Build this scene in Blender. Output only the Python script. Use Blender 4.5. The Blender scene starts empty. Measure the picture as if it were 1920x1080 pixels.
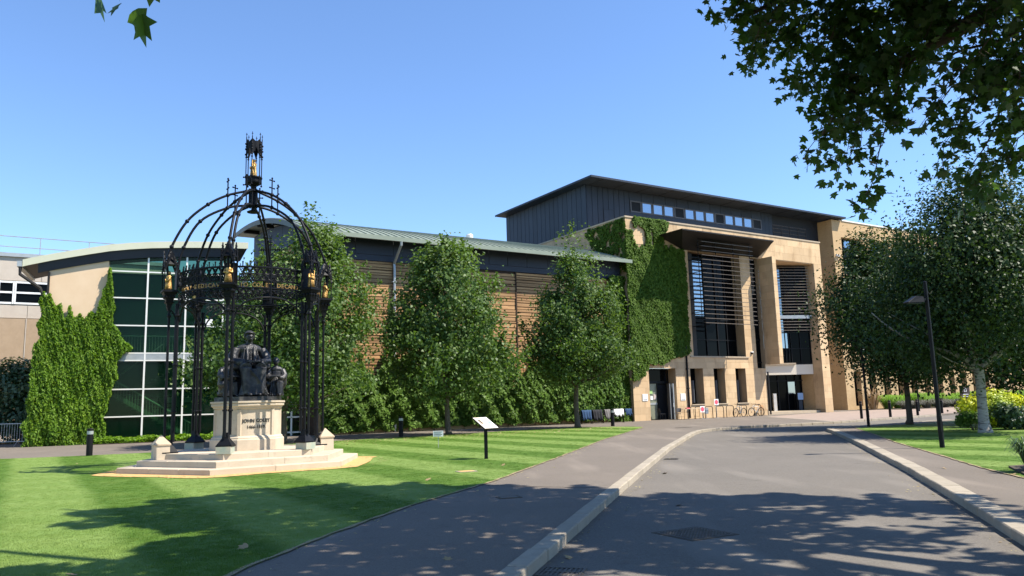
import bpy, bmesh, math, random
import numpy as np
from mathutils import Vector, Matrix
R = math.radians
rng = np.random.default_rng(7)
random.seed(7)
scene = bpy.context.scene
col = scene.collection

# ------------------------------------------------------------------ camera
cd = bpy.data.cameras.new('camera')
cam = bpy.data.objects.new('camera', cd)
col.objects.link(cam)
cd.sensor_width = 36.0
cd.lens = 27.1875
cd.clip_start = 0.1
cd.clip_end = 2000
PITCH, ROLL, EYE = 0.147149, 0.0272, 1.6
_f = Vector((0, math.cos(PITCH), math.sin(PITCH)))
_u0 = Vector((0, -math.sin(PITCH), math.cos(PITCH)))
_r0 = Vector((1, 0, 0))
_r = _r0 * math.cos(ROLL) - _u0 * math.sin(ROLL)
_u = _r0 * math.sin(ROLL) + _u0 * math.cos(ROLL)
cam.matrix_world = Matrix(((_r.x, _u.x, -_f.x, 0), (_r.y, _u.y, -_f.y, 0), (_r.z, _u.z, -_f.z, EYE), (0, 0, 0, 1)))
scene.camera = cam

# ------------------------------------------------------------------ sky, sun, exposure
SUN = Vector((0.576, -0.118, 0.809)).normalized()      # towards the sun
world = bpy.data.worlds.new('World')
scene.world = world
world.use_nodes = True
nt = world.node_tree
sky = nt.nodes.new('ShaderNodeTexSky')
sky.sky_type = 'NISHITA'
sky.sun_disc = False
sky.sun_elevation = math.asin(SUN.z)
sky.sun_rotation = math.atan2(SUN.x, SUN.y)
sky.air_density = 1.0
sky.dust_density = 0.0
sky.ozone_density = 5.0
bg = nt.nodes['Background']
bg.inputs['Strength'].default_value = 0.115
tint = nt.nodes.new('ShaderNodeMix')
tint.data_type = 'RGBA'
tint.blend_type = 'MULTIPLY'
tint.inputs[0].default_value = 1.0
tint.inputs[7].default_value = (1.01, 1.08, 1.18, 1)
nt.links.new(sky.outputs[0], tint.inputs[6])
nt.links.new(tint.outputs[2], bg.inputs['Color'])
sl = bpy.data.lights.new('sun', 'SUN')
sl.energy = 5.0
sl.angle = R(0.53)
sl.color = (1.0, 0.93, 0.82)
so = bpy.data.objects.new('sun', sl)
so.rotation_euler = SUN.to_track_quat('Z', 'Y').to_euler()
so.location = (30, -10, 40)
col.objects.link(so)
scene.view_settings.view_transform = 'Standard'
scene.view_settings.look = 'None'
scene.view_settings.exposure = 0.92
scene.view_settings.gamma = 1.0
scene.view_settings.use_curve_mapping = False
scene.render.engine = 'CYCLES'
scene.cycles.use_denoising = True
scene.cycles.max_bounces = 6
scene.cycles.transparent_max_bounces = 8
scene.cycles.diffuse_bounces = 3
scene.cycles.glossy_bounces = 3

# ------------------------------------------------------------------ helpers
LOC = {}                      # world location of every Empty / part (no rotation while building)


class MB:
    """collects geometry in a frame; build() links it as ONE mesh object"""
    def __init__(s, o=(0, 0, 0), ex=(1, 0, 0), ey=(0, 1, 0), ez=(0, 0, 1)):
        s.v, s.f = [], []
        s.o, s.ex, s.ey, s.ez = Vector(o), Vector(ex), Vector(ey), Vector(ez)

    def P(s, a, b, c):
        return s.o + s.ex * a + s.ey * b + s.ez * c

    def add(s, pts, faces):
        n = len(s.v)
        s.v += [s.P(*p) for p in pts]
        s.f += [tuple(i + n for i in f) for f in faces]
        return s

    def box(s, a0, a1, b0, b1, c0, c1):
        return s.add([(a0, b0, c0), (a1, b0, c0), (a1, b1, c0), (a0, b1, c0), (a0, b0, c1), (a1, b0, c1), (a1, b1, c1), (a0, b1, c1)],
                     [(0, 3, 2, 1), (4, 5, 6, 7), (0, 1, 5, 4), (1, 2, 6, 5), (2, 3, 7, 6), (3, 0, 4, 7)])

    def prism(s, poly, c0, c1):
        """poly in (a,b), extruded along c"""
        n = len(poly)
        pts = [(p[0], p[1], c0) for p in poly] + [(p[0], p[1], c1) for p in poly]
        fs = [tuple(range(n - 1, -1, -1)), tuple(range(n, 2 * n))] + [(i, (i + 1) % n, n + (i + 1) % n, n + i) for i in range(n)]
        return s.add(pts, fs)

    def frust(s, poly0, z0, poly1, z1):
        n = len(poly0)
        pts = [(p[0], p[1], z0) for p in poly0] + [(p[0], p[1], z1) for p in poly1]
        fs = [tuple(range(n - 1, -1, -1)), tuple(range(n, 2 * n))] + [(i, (i + 1) % n, n + (i + 1) % n, n + i) for i in range(n)]
        return s.add(pts, fs)

    def tube(s, pts, r, n=6):
        pts = [Vector(p) for p in pts]
        rs = r if isinstance(r, (list, tuple)) else [r] * len(pts)
        P, F = [], []
        ref = None
        for i, p in enumerate(pts):
            t = (pts[min(i + 1, len(pts) - 1)] - pts[max(i - 1, 0)])
            if t.length < 1e-9:
                t = Vector((0, 0, 1))
            t.normalize()
            if ref is None:
                ref = Vector((0, 0, 1)) if abs(t.z) < 0.9 else Vector((1, 0, 0))
            x = ref - t * ref.dot(t)
            if x.length < 1e-6:
                x = t.orthogonal()
            x.normalize()
            ref = x
            y = t.cross(x)
            for k in range(n):
                a = 2 * math.pi * k / n
                P.append(p + (x * math.cos(a) + y * math.sin(a)) * rs[i])
        m = len(pts)
        for i in range(m - 1):
            for k in range(n):
                F.append((i * n + k, i * n + (k + 1) % n, (i + 1) * n + (k + 1) % n, (i + 1) * n + k))
        F.append(tuple(range(n - 1, -1, -1)))
        F.append(tuple(range((m - 1) * n, m * n)))
        return s.add(P, F)

    def lathe(s, prof, n=10, c=(0, 0)):
        P, F = [], []
        for (r, z) in prof:
            for k in range(n):
                a = 2 * math.pi * k / n
                P.append((c[0] + r * math.cos(a), c[1] + r * math.sin(a), z))
        m = len(prof)
        for i in range(m - 1):
            for k in range(n):
                F.append((i * n + k, i * n + (k + 1) % n, (i + 1) * n + (k + 1) % n, (i + 1) * n + k))
        F.append(tuple(range(n - 1, -1, -1)))
        F.append(tuple(range((m - 1) * n, m * n)))
        return s.add(P, F)

    def ell(s, c, r, n=10, m=7):
        c = Vector(c)
        P, F = [(c.x, c.y, c.z - r[2])], []
        for i in range(1, m):
            t = math.pi * i / m
            for k in range(n):
                a = 2 * math.pi * k / n
                P.append((c.x + r[0] * math.sin(t) * math.cos(a), c.y + r[1] * math.sin(t) * math.sin(a), c.z - r[2] * math.cos(t)))
        P.append((c.x, c.y, c.z + r[2]))
        last = len(P) - 1
        for k in range(n):
            F.append((0, 1 + (k + 1) % n, 1 + k))
            F.append((last, last - n + k, last - n + (k + 1) % n))
        for i in range(m - 2):
            for k in range(n):
                F.append((1 + i * n + k, 1 + i * n + (k + 1) % n, 1 + (i + 1) * n + (k + 1) % n, 1 + (i + 1) * n + k))
        return s.add(P, F)

    def build(s, name, m, parent=None, smooth=False, local=False, **props):
        me = bpy.data.meshes.new(name)
        off = Vector((0, 0, 0))
        if parent is not None and not local:
            off = LOC.get(parent.name, Vector((0, 0, 0)))
        me.from_pydata([tuple(p - off) for p in s.v], [], s.f)
        if smooth:
            me.polygons.foreach_set('use_smooth', [True] * len(me.polygons))
        me.materials.append(m)
        return link(name, me, parent, off, **props)


def link(name, me, parent=None, off=None, **props):
    o = bpy.data.objects.new(name, me)
    col.objects.link(o)
    if parent is not None:
        o.parent = parent
    LOC[o.name] = off.copy() if off is not None else Vector((0, 0, 0))
    for k, val in props.items():
        o[k] = val
    return o


def thing(name, label, cat, loc=(0, 0, 0), group=None):
    o = bpy.data.objects.new(name, None)
    o.empty_display_size = 0.2
    col.objects.link(o)
    o.location = loc
    LOC[o.name] = Vector(loc)
    o['label'] = label
    o['category'] = cat
    if group:
        o['group'] = group
    return o


def tag(o, label, cat, group=None):
    o['label'] = label
    o['category'] = cat
    if group:
        o['group'] = group
    return o


def dup(root, loc, rotz=0.0, label=None, group=None, scale=None):
    r = root.copy()
    col.objects.link(r)
    r.location = loc
    r.rotation_euler = (0, 0, rotz)
    if scale:
        r.scale = (scale,) * 3
    if label:
        r['label'] = label
    if group:
        r['group'] = group
    for ch in list(root.children):
        c = ch.copy()
        col.objects.link(c)
        c.parent = r
        for g in list(ch.children):
            d = g.copy()
            col.objects.link(d)
            d.parent = c
    return r


_unit = {}


def piece(name, m, parent, fr, a0, a1, b0, b1, c0, c1, **props):
    """one box-shaped piece as its own object; all pieces of a material share one unit cube"""
    key = m.name
    if key not in _unit:
        b = MB()
        b.box(-.5, .5, -.5, .5, -.5, .5)
        me = bpy.data.meshes.new('piece_' + m.name)
        me.from_pydata([tuple(p) for p in b.v], [], b.f)
        me.materials.append(m)
        _unit[key] = me
    o = bpy.data.objects.new(name, _unit[key])
    col.objects.link(o)
    o.parent = parent
    c = fr.P((a0 + a1) / 2, (b0 + b1) / 2, (c0 + c1) / 2) - LOC.get(parent.name, Vector((0, 0, 0)))
    o.location = c
    o.rotation_euler = (0, 0, math.atan2(fr.ex.y, fr.ex.x))
    o.scale = (abs(a1 - a0), abs(b1 - b0), abs(c1 - c0))
    for k, val in props.items():
        o[k] = val
    return o


def mesh_np(name, V, F, m, smooth=False):
    """fast mesh from numpy; F is (n,k)"""
    me = bpy.data.meshes.new(name)
    n, k = F.shape
    me.vertices.add(len(V))
    me.vertices.foreach_set('co', np.asarray(V, np.float32).ravel())
    me.loops.add(n * k)
    me.loops.foreach_set('vertex_index', F.astype(np.int32).ravel())
    me.polygons.add(n)
    me.polygons.foreach_set('loop_start', np.arange(0, n * k, k, dtype=np.int32))
    me.polygons.foreach_set('loop_total', np.full(n, k, np.int32))
    me.update(calc_edges=True)
    me.validate()
    me.materials.append(m)
    return me


# ------------------------------------------------------------------ materials
def N(t, typ, **kw):
    n = t.nodes.new(typ)
    for k, val in kw.items():
        setattr(n, k, val)
    return n


def mixc(t, fac, a, b, blend='MIX'):
    n = N(t, 'ShaderNodeMix', data_type='RGBA', blend_type=blend)
    for sock, val in ((n.inputs[0], fac), (n.inputs[6], a), (n.inputs[7], b)):
        if hasattr(val, 'is_linked') or hasattr(val, 'links'):
            t.links.new(val, sock)
        else:
            sock.default_value = val if isinstance(val, (int, float)) else (*val[:3], 1)
    return n.outputs[2]


def ramp(t, src, p0, p1):
    n = N(t, 'ShaderNodeMapRange')
    n.clamp = True
    n.inputs[1].default_value = p0
    n.inputs[2].default_value = p1
    t.links.new(src, n.inputs[0])
    return n.outputs[0]


def noise(t, vec, scale, detail=3, rough=0.55, stretch=None):
    if stretch:
        mp = N(t, 'ShaderNodeMapping')
        mp.inputs['Scale'].default_value = stretch
        t.links.new(vec, mp.inputs['Vector'])
        vec = mp.outputs[0]
    n = N(t, 'ShaderNodeTexNoise')
    n.inputs['Scale'].default_value = scale
    n.inputs['Detail'].default_value = detail
    n.inputs['Roughness'].default_value = rough
    t.links.new(vec, n.inputs['Vector'])
    return n.outputs[0]


def new_mat(name):
    m = bpy.data.materials.new(name)
    m.use_nodes = True
    t = m.node_tree
    b = t.nodes['Principled BSDF']
    return m, t, b


def wpos(t):
    return N(t, 'ShaderNodeNewGeometry').outputs['Position']


def mat(name, c1, c2=None, scale=2.0, rough=0.8, metal=0.0, bump=0.0, bscale=40.0, objvar=0.0, spec=0.4,
        c3=None, s3=14.0, t3=(0.55, 0.75), stretch=None, coords='world'):
    m, t, b = new_mat(name)
    pos = wpos(t) if coords == 'world' else N(t, 'ShaderNodeTexCoord').outputs['Object']
    colr = None
    if c2 is not None:
        colr = mixc(t, ramp(t, noise(t, pos, scale, 4, .6, stretch), .3, .7), c1, c2)
    if c3 is not None:
        colr = mixc(t, ramp(t, noise(t, pos, s3, 3, .6, stretch), *t3), colr if colr is not None else c1, c3)
    if objvar:
        oi = N(t, 'ShaderNodeObjectInfo')
        mr = N(t, 'ShaderNodeMapRange')
        mr.inputs[3].default_value = 1 - objvar
        mr.inputs[4].default_value = 1 + objvar
        t.links.new(oi.outputs['Random'], mr.inputs[0])
        hs = N(t, 'ShaderNodeHueSaturation')
        t.links.new(mr.outputs[0], hs.inputs['Value'])
        if colr is not None:
            t.links.new(colr, hs.inputs['Color'])
        else:
            hs.inputs['Color'].default_value = (*c1, 1)
        colr = hs.outputs[0]
    if colr is not None:
        t.links.new(colr, b.inputs['Base Color'])
    else:
        b.inputs['Base Color'].default_value = (*c1, 1)
    b.inputs['Roughness'].default_value = rough
    b.inputs['Metallic'].default_value = metal
    b.inputs['Specular IOR Level'].default_value = spec
    if bump:
        bn = N(t, 'ShaderNodeBump')
        bn.inputs['Strength'].default_value = bump
        bn.inputs['Distance'].default_value = 0.02
        t.links.new(noise(t, pos, bscale, 4, .65, stretch), bn.inputs['Height'])
        t.links.new(bn.outputs[0], b.inputs['Normal'])
    return m


def leaf_mat(name, c1, c2, c3=None, transl=0.3, rough=0.42, spec=0.5):
    m, t, b = new_mat(name)
    g = N(t, 'ShaderNodeNewGeometry')
    rnd = g.outputs['Random Per Island']
    c = mixc(t, rnd, c1, c2)
    if c3 is not None:
        c = mixc(t, ramp(t, noise(t, g.outputs['Position'], .9, 2), .42, .68), c, c3)
    t.links.new(c, b.inputs['Base Color'])
    b.inputs['Roughness'].default_value = rough
    b.inputs['Specular IOR Level'].default_value = spec
    tr = N(t, 'ShaderNodeBsdfTranslucent')
    tc = mixc(t, 1.0, c, (1.5, 1.6, .55), 'MULTIPLY')
    t.links.new(tc, tr.inputs['Color'])
    mx = N(t, 'ShaderNodeMixShader')
    mx.inputs[0].default_value = transl
    t.links.new(b.outputs[0], mx.inputs[1])
    t.links.new(tr.outputs[0], mx.inputs[2])
    t.links.new(mx.outputs[0], t.nodes['Material Output'].inputs[0])
    return m


def glass_mat(name, base, rough=0.04, ior=1.9, metal=0.0, tcol=None, tfac=0.0):
    m, t, b = new_mat(name)
    b.inputs['Base Color'].default_value = (*base, 1)
    b.inputs['Roughness'].default_value = rough
    b.inputs['IOR'].default_value = ior
    b.inputs['Metallic'].default_value = metal
    b.inputs['Specular IOR Level'].default_value = 0.5
    bn = N(t, 'ShaderNodeBump')
    bn.inputs['Strength'].default_value = 0.02
    t.links.new(noise(t, wpos(t), .8, 1), bn.inputs['Height'])
    t.links.new(bn.outputs[0], b.inputs['Normal'])
    if name.startswith('dark'):
        b.inputs['Specular IOR Level'].default_value = .06
    if tfac:
        tr = N(t, 'ShaderNodeBsdfTransparent')
        tr.inputs['Color'].default_value = (*tcol, 1)
        mx = N(t, 'ShaderNodeMixShader')
        mx.inputs[0].default_value = tfac
        t.links.new(b.outputs[0], mx.inputs[1])
        t.links.new(tr.outputs[0], mx.inputs[2])
        t.links.new(mx.outputs[0], t.nodes['Material Output'].inputs[0])
    return m


def brick_mat(name, c1, c2, mortar):
    """small far brickwork: too fine to build brick by brick"""
    m, t, b = new_mat(name)
    pos = wpos(t)
    mp = N(t, 'ShaderNodeMapping')
    mp.inputs['Rotation'].default_value = (0, 0, -math.atan2(.5333, .8459))
    t.links.new(pos, mp.inputs['Vector'])
    sx = N(t, 'ShaderNodeSeparateXYZ')
    t.links.new(mp.outputs[0], sx.inputs[0])
    ad = N(t, 'ShaderNodeMath', operation='ADD')
    t.links.new(sx.outputs[0], ad.inputs[0])
    t.links.new(sx.outputs[1], ad.inputs[1])
    cx = N(t, 'ShaderNodeCombineXYZ')
    t.links.new(ad.outputs[0], cx.inputs[0])
    t.links.new(sx.outputs[2], cx.inputs[1])
    br = N(t, 'ShaderNodeTexBrick')
    br.inputs['Scale'].default_value = 1.0
    br.inputs['Brick Width'].default_value = .23
    br.inputs['Row Height'].default_value = .075
    br.inputs['Mortar Size'].default_value = .008
    br.inputs['Color1'].default_value = (*c1, 1)
    br.inputs['Color2'].default_value = (*c2, 1)
    br.inputs['Mortar'].default_value = (*mortar, 1)
    t.links.new(cx.outputs[0], br.inputs['Vector'])
    c = mixc(t, ramp(t, noise(t, pos, .6, 3), .35, .75), br.outputs[0], tuple(x * .82 for x in c1))
    t.links.new(c, b.inputs['Base Color'])
    b.inputs['Roughness'].default_value = .9
    return m


M = {}
M['stone'] = mat('ashlar_stone', (.53, .365, .205), (.60, .435, .26), 1.3, .85, bump=.15, bscale=25, objvar=.11, c3=(.36, .24, .135), s3=2.2, t3=(.54, .82), stretch=(1, 1, .35))
M['stone'].node_tree.nodes['Principled BSDF'].inputs['Specular IOR Level'].default_value = .2
M['mortar'] = mat('stone_backing', (.42, .30, .18), (.36, .26, .155), 2.0, .9)
M['coping'] = mat('coping_stone', (.45, .36, .25), (.38, .30, .21), 2.0, .8, bump=.1)
M['brick'] = brick_mat('buff_brick', (.53, .36, .18), (.45, .29, .135), (.48, .36, .22))
M['zinc'] = mat('dark_zinc', (.019, .028, .043), (.026, .036, .053), .7, .55, metal=.2, objvar=.12)
M['zinc_gap'] = mat('zinc_backing', (.012, .015, .02), None, rough=.7)
M['bronze'] = mat('dark_bronze_metal', (.016, .014, .013), (.022, .019, .016), 1.0, .55, metal=.2)
M['louvre'] = mat('bronze_louvre', (.10, .075, .055), (.14, .11, .08), 2.0, .5, metal=.2)
M['navy'] = mat('navy_panel', (.018, .024, .04), (.024, .031, .05), .8, .55, objvar=.1)
M['timber'] = mat('weathered_cedar', (.33, .175, .072), (.47, .275, .125), .5, .75, bump=.3, bscale=30, objvar=.28, c3=(.26, .14, .055), s3=1.4, t3=(.5, .8), stretch=(1, 1, 8))
M['timber_back'] = mat('timber_backing', (.045, .025, .014), None, rough=.9)
M['roofgreen'] = mat('green_grey_roof_sheet', (.20, .235, .18), (.25, .28, .215), .5, .5, metal=.15)
M['fascia'] = mat('pale_green_fascia', (.50, .50, .37), (.56, .55, .42), .7, .55)
M['galv'] = mat('galvanised_steel', (.36, .37, .36), (.45, .46, .45), 3.0, .45, metal=.5)
M['alu'] = mat('pale_aluminium', (.72, .70, .64), (.78, .76, .70), 3.0, .4, metal=.1)
M['render'] = mat('cream_render', (.62, .45, .29), (.67, .50, .335), 1.0, .9, bump=.1, bscale=60)
M['black'] = mat('black_paint', (.005, .005, .006), (.009, .009, .010), 4.0, .5, spec=.18)
M['iron'] = mat('black_wrought_iron', (.004, .0045, .006), (.008, .0085, .011), 6.0, .5, spec=.16, c3=(.014, .016, .015), s3=9.0, t3=(.62, .8))
M['gold'] = mat('gilding', (.72, .44, .15), (.45, .26, .08), 18.0, .42, metal=.7, bump=.6, bscale=50, coords='object')
M['letter_gold'] = mat('worn_gilt_letters', (.42, .26, .09), (.22, .13, .05), 18.0, .5, metal=.6)
M['bronze_statue'] = mat('bronze_patina_lit_patches', (.009, .010, .013), (.042, .043, .047), 5.0, .42, metal=.25, bump=.5, bscale=18, c3=(.12, .112, .10), s3=4.0, t3=(.5, .8), coords='object')  # paler patches put sunlit bronze into the colour, over the patina mottling
M['portland'] = mat('monument_limestone', (.45, .37, .27), (.52, .435, .325), 2.5, .85, bump=.2, bscale=30, objvar=.05, c3=(.31, .255, .185), s3=5.0, t3=(.58, .85))
M['portland_green'] = mat('copper_stained_limestone', (.38, .37, .28), (.27, .33, .27), 6.0, .85, bump=.2, c3=(.47, .40, .30), s3=4.0, t3=(.5, .7))
M['gravel'] = mat('ochre_gravel', (.55, .31, .10), (.66, .42, .17), 30.0, .95, bump=.8, bscale=120)
M['kerb'] = mat('kerb_granite', (.29, .25, .19), (.35, .30, .23), 5.0, .85, bump=.35, bscale=90, objvar=.09, c3=(.27, .24, .19), s3=9.0, t3=(.55, .8))
M['white'] = mat('white_sheet', (.78, .78, .76), None, rough=.6)
M['ink'] = mat('black_ink', (.03, .03, .03), None, rough=.7)
M['red'] = mat('red_sign_face', (.72, .09, .13), None, rough=.45)
M['glass_dark'] = glass_mat('dark_room_window_glass', (.003, .004, .005), ior=1.45)  # opaque near-black pane puts the unlit room behind into its colour
M['glass_sky'] = glass_mat('reflective_window_glass', (.30, .35, .40), metal=.85, rough=.05)
M['glass_green'] = glass_mat('green_tinted_glass', (.006, .025, .016), ior=1.5, tcol=(.50, .69, .55), tfac=.80)
M['bark'] = mat('brown_bark', (.085, .065, .048), (.13, .10, .075), 12.0, .9, bump=.8, bscale=30, stretch=(3, 3, .6))
M['birchbark'] = mat('white_birch_bark', (.28, .255, .22), (.40, .365, .32), 5.0, .85, bump=.7, bscale=16, c3=(.09, .07, .06), s3=4.0, t3=(.52, .66), stretch=(1, 1, 3.5))
M['leaf_horn'] = leaf_mat('hornbeam_leaf', (.042, .086, .022), (.140, .205, .060), (.09, .155, .038), .3, .5, .26)
M['leaf_birch'] = leaf_mat('birch_leaf', (.018, .040, .012), (.055, .090, .028), (.032, .062, .016), .2, .5, .22)
M['leaf_plane'] = leaf_mat('plane_leaf', (.026, .066, .026), (.062, .115, .032), (.06, .11, .022), .42, .45, .4)
M['leaf_ivy'] = leaf_mat('creeper_leaf', (.032, .074, .008), (.100, .165, .017), (.062, .115, .011), .18, .6, .12)
M['leaf_bright'] = leaf_mat('fresh_climber_leaf', (.075, .16, .018), (.22, .34, .04), (.14, .25, .03), .38, .55, .2)
M['leaf_dull'] = leaf_mat('hedge_leaf', (.055, .115, .020), (.145, .235, .042), (.10, .18, .028), .3, .5, .2)
M['leaf_lime'] = leaf_mat('lime_yellow_leaf', (.52, .54, .02), (.62, .62, .03), (.28, .38, .03), .25, .5)
M['leaf_shrub'] = leaf_mat('shrub_leaf', (.03, .07, .03), (.07, .12, .05), None, .2, .45)
M['grasstuft'] = leaf_mat('ornamental_grass_blade', (.12, .24, .03), (.20, .34, .05), None, .35, .5)
M['lavender'] = leaf_mat('lavender_stem', (.16, .14, .15), (.10, .12, .08), None, .1, .7)
M['cordy'] = leaf_mat('dry_brown_blade', (.20, .13, .07), (.30, .20, .11), None, .1, .6)


def asphalt_mat(name, c1, c2, patch):
    m, t, b = new_mat(name)
    pos = wpos(t)
    c = mixc(t, ramp(t, noise(t, pos, .35, 4, .6), .35, .7), c1, c2)
    c = mixc(t, ramp(t, noise(t, pos, 62, 3, .8), .5, .78), c, patch)
    c = mixc(t, ramp(t, noise(t, pos, 48, 3, .8), .52, .75), c, tuple(x * .6 for x in c1))
    c = mixc(t, ramp(t, noise(t, pos, 2.3, 5, .7), .58, .8), c, tuple(x * .70 for x in c1))
    c = mixc(t, ramp(t, noise(t, pos, 26, 4, .75), .5, .8), c, tuple(x * .62 for x in c1))
    c = mixc(t, ramp(t, noise(t, pos, .9, 3, .5, (1.0, .18, 1)), .55, .75), c, tuple(x * 1.22 for x in c2))
    t.links.new(c, b.inputs['Base Color'])
    b.inputs['Roughness'].default_value = .88
    b.inputs['Specular IOR Level'].default_value = .25
    bn = N(t, 'ShaderNodeBump')
    bn.inputs['Strength'].default_value = .45
    bn.inputs['Distance'].default_value = .01
    t.links.new(noise(t, pos, 110, 3, .7), bn.inputs['Height'])
    t.links.new(bn.outputs[0], b.inputs['Normal'])
    return m


M['asphalt'] = asphalt_mat('road_asphalt', (.138, .124, .106), (.165, .147, .125), (.25, .225, .19))
M['footpath'] = asphalt_mat('footpath_asphalt', (.15, .128, .105), (.178, .15, .122), (.26, .22, .18))


def lawn_mat(name, blade):
    m, t, b = new_mat(name)
    pos = wpos(t)
    def stripe(dx, dy, width, wob):
        dt = N(t, 'ShaderNodeVectorMath', operation='DOT_PRODUCT')
        t.links.new(pos, dt.inputs[0])
        dt.inputs[1].default_value = (dx / width, dy / width, 0)
        nz = noise(t, pos, .35, 2)
        a = N(t, 'ShaderNodeMath', operation='MULTIPLY_ADD')
        t.links.new(nz, a.inputs[0])
        a.inputs[1].default_value = wob
        t.links.new(dt.outputs['Value'], a.inputs[2])
        s = N(t, 'ShaderNodeMath', operation='SINE')
        mu = N(t, 'ShaderNodeMath', operation='MULTIPLY')
        t.links.new(a.outputs[0], mu.inputs[0])
        mu.inputs[1].default_value = math.pi
        t.links.new(mu.outputs[0], s.inputs[0])
        return ramp(t, s.outputs[0], -.35, .35)
    k = 1.0
    lo, hi = (.060, .130, .010), (.215, .300, .078)
    mid = (.12, .21, .03)
    a = mixc(t, stripe(.846, .533, 1.45, .35), lo, hi)
    c = mixc(t, stripe(-.30, .95, .85, .3), a, mid)
    # cross mowing shows only faintly
    c = mixc(t, .28, a, c)
    c = mixc(t, ramp(t, noise(t, pos, 1.1, 4, .65), .5, 1.0), c, (.19, .255, .055))
    if blade:
        g = N(t, 'ShaderNodeObjectInfo')
        c = mixc(t, .22, c, mixc(t, g.outputs['Random'], (.075, .15, .018), (.22, .31, .07)))
    else:
        c = mixc(t, ramp(t, noise(t, pos, 70, 3, .7), .35, .75), c, (.08, .14, .018))
    t.links.new(c, b.inputs['Base Color'])
    b.inputs['Roughness'].default_value = .7
    b.inputs['Specular IOR Level'].default_value = .2
    if not blade:
        bn = N(t, 'ShaderNodeBump')
        bn.inputs['Strength'].default_value = .35
        bn.inputs['Distance'].default_value = .02
        t.links.new(noise(t, pos, 60, 3, .7), bn.inputs['Height'])
        t.links.new(bn.outputs[0], b.inputs['Normal'])
    return m


M['lawn'] = lawn_mat('mown_lawn', False)
M['blade'] = lawn_mat('grass_blade', True)
M['soil'] = mat('dark_soil', (.06, .045, .032), (.09, .07, .05), 6.0, .95, bump=.6, bscale=40)
M['turf_soil'] = mat('dry_turf_edge', (.26, .19, .11), (.34, .26, .16), 9.0, .95, bump=.5, bscale=60)
M['cream'] = mat('cream_panel', (.70, .63, .50), None, rough=.7)
M['ground'] = mat('far_ground', (.10, .11, .06), (.14, .13, .09), .05, .95)
M['paver'] = mat('brick_paving', (.27, .205, .165), (.33, .255, .205), 1.2, .9, bump=.3, bscale=8, c3=(.22, .165, .135), s3=9.0)
# ------------------------------------------------------------------ lettering outlines
def text_mesh(body, size, ext, m, off=0.0, spacing=1.0):
    cu = bpy.data.curves.new('lettering', 'FONT')
    cu.body = body
    cu.size = size
    cu.extrude = ext
    cu.offset = off
    cu.align_x = 'CENTER'
    cu.space_character = spacing
    cu.resolution_u = 2
    o = bpy.data.objects.new('lettering', cu)
    col.objects.link(o)
    dg = bpy.context.evaluated_depsgraph_get()
    me = bpy.data.meshes.new_from_object(o.evaluated_get(dg))
    bpy.data.objects.remove(o)
    me.materials.clear()
    me.materials.append(m)
    return me


TXT = {}
for ch in 'IOCLETDANPVSR·':
    TXT[ch] = text_mesh(ch, .165, .010, M['letter_gold'], .0)
TXT['l1'] = text_mesh('JOHN COLET', .128, .004, M['ink'], .004, 1.0)
TXT['l2'] = text_mesh('1466-1519.', .118, .004, M['ink'], .003)
# ================================================================== THE GROUND
def pip(px, py, poly):
    inside = np.zeros(len(px), bool)
    n = len(poly)
    j = n - 1
    for i in range(n):
        xi, yi = poly[i]
        xj, yj = poly[j]
        c = ((yi > py) != (yj > py)) & (px < (xj - xi) * (py - yi) / (yj - yi + 1e-12) + xi)
        inside ^= c
        j = i
    return inside


def sheet(name, poly, z, m, thick=0.0, **props):
    b = MB()
    if thick:
        b.prism(poly, z - thick, z)
    else:
        b.add([(p[0], p[1], z) for p in poly], [tuple(range(len(poly)))])
    o = b.build(name, m, **props)
    if o.data.polygons[0].normal.z < 0 and not thick:
        o.data.flip_normals()
    return o


ST = dict(kind='structure')
sheet('ground', [(-700, -300), (700, -300), (700, 900), (-700, 900)], -.32, M['ground'], **ST)
sheet('road', [(-40, -14), (70, -14), (70, 100), (-40, 100)], -.12, M['asphalt'], **ST)
KL = [(-5.56, -12), (-.03, 7.5), (1.79, 14.28), (5.10, 26.2), (7.86, 35.2), (8.43, 36.95), (9.2, 38.97), (10.4, 40.8), (12.3, 42.5), (15.4, 44.0), (18.3, 45.6), (33.2, 57.5), (60, 79)]
KR = [(-1.43, -12), (5.55, 8.83), (6.71, 12.1), (8.43, 17.17), (11.7, 27.37), (14.1, 35.2), (14.4, 36.6), (14.95, 37.6), (15.9, 38.4), (19.6, 41.0), (24.6, 44.6), (40, 55.8), (58, 69)]


def offset(pl, d):
    out = []
    for i, p in enumerate(pl):
        a = Vector(pl[max(i - 1, 0)])
        c = Vector(pl[min(i + 1, len(pl) - 1)])
        t = (c - a).normalized()
        out.append((p[0] - t.y * d, p[1] + t.x * d))
    return out


sheet('footpath', offset(KL, .12) + [(60, 140), (-90, 140), (-90, -12)], 0, M['footpath'], .3, **ST)
sheet('footpath', offset(KR, -.2)[::-1] + [(95, -12), (95, 69)], 0, M['footpath'], .3, **ST)
sheet('paving', [(19.3, 60.2), (18.7, 46.5), (33.0, 57.95), (60, 79.6), (62, 97), (24, 66)], .004, M['paver'], **ST)
b = MB()
for p, q in (((19.3, 60.2), (18.7, 46.5)),):
    b.prism([(p[0] - .1, p[1]), (q[0] - .1, q[1]), (q[0] + .1, q[1]), (p[0] + .1, p[1])], -.05, .009)
b.build('edging', M['kerb'], **ST)


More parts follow.
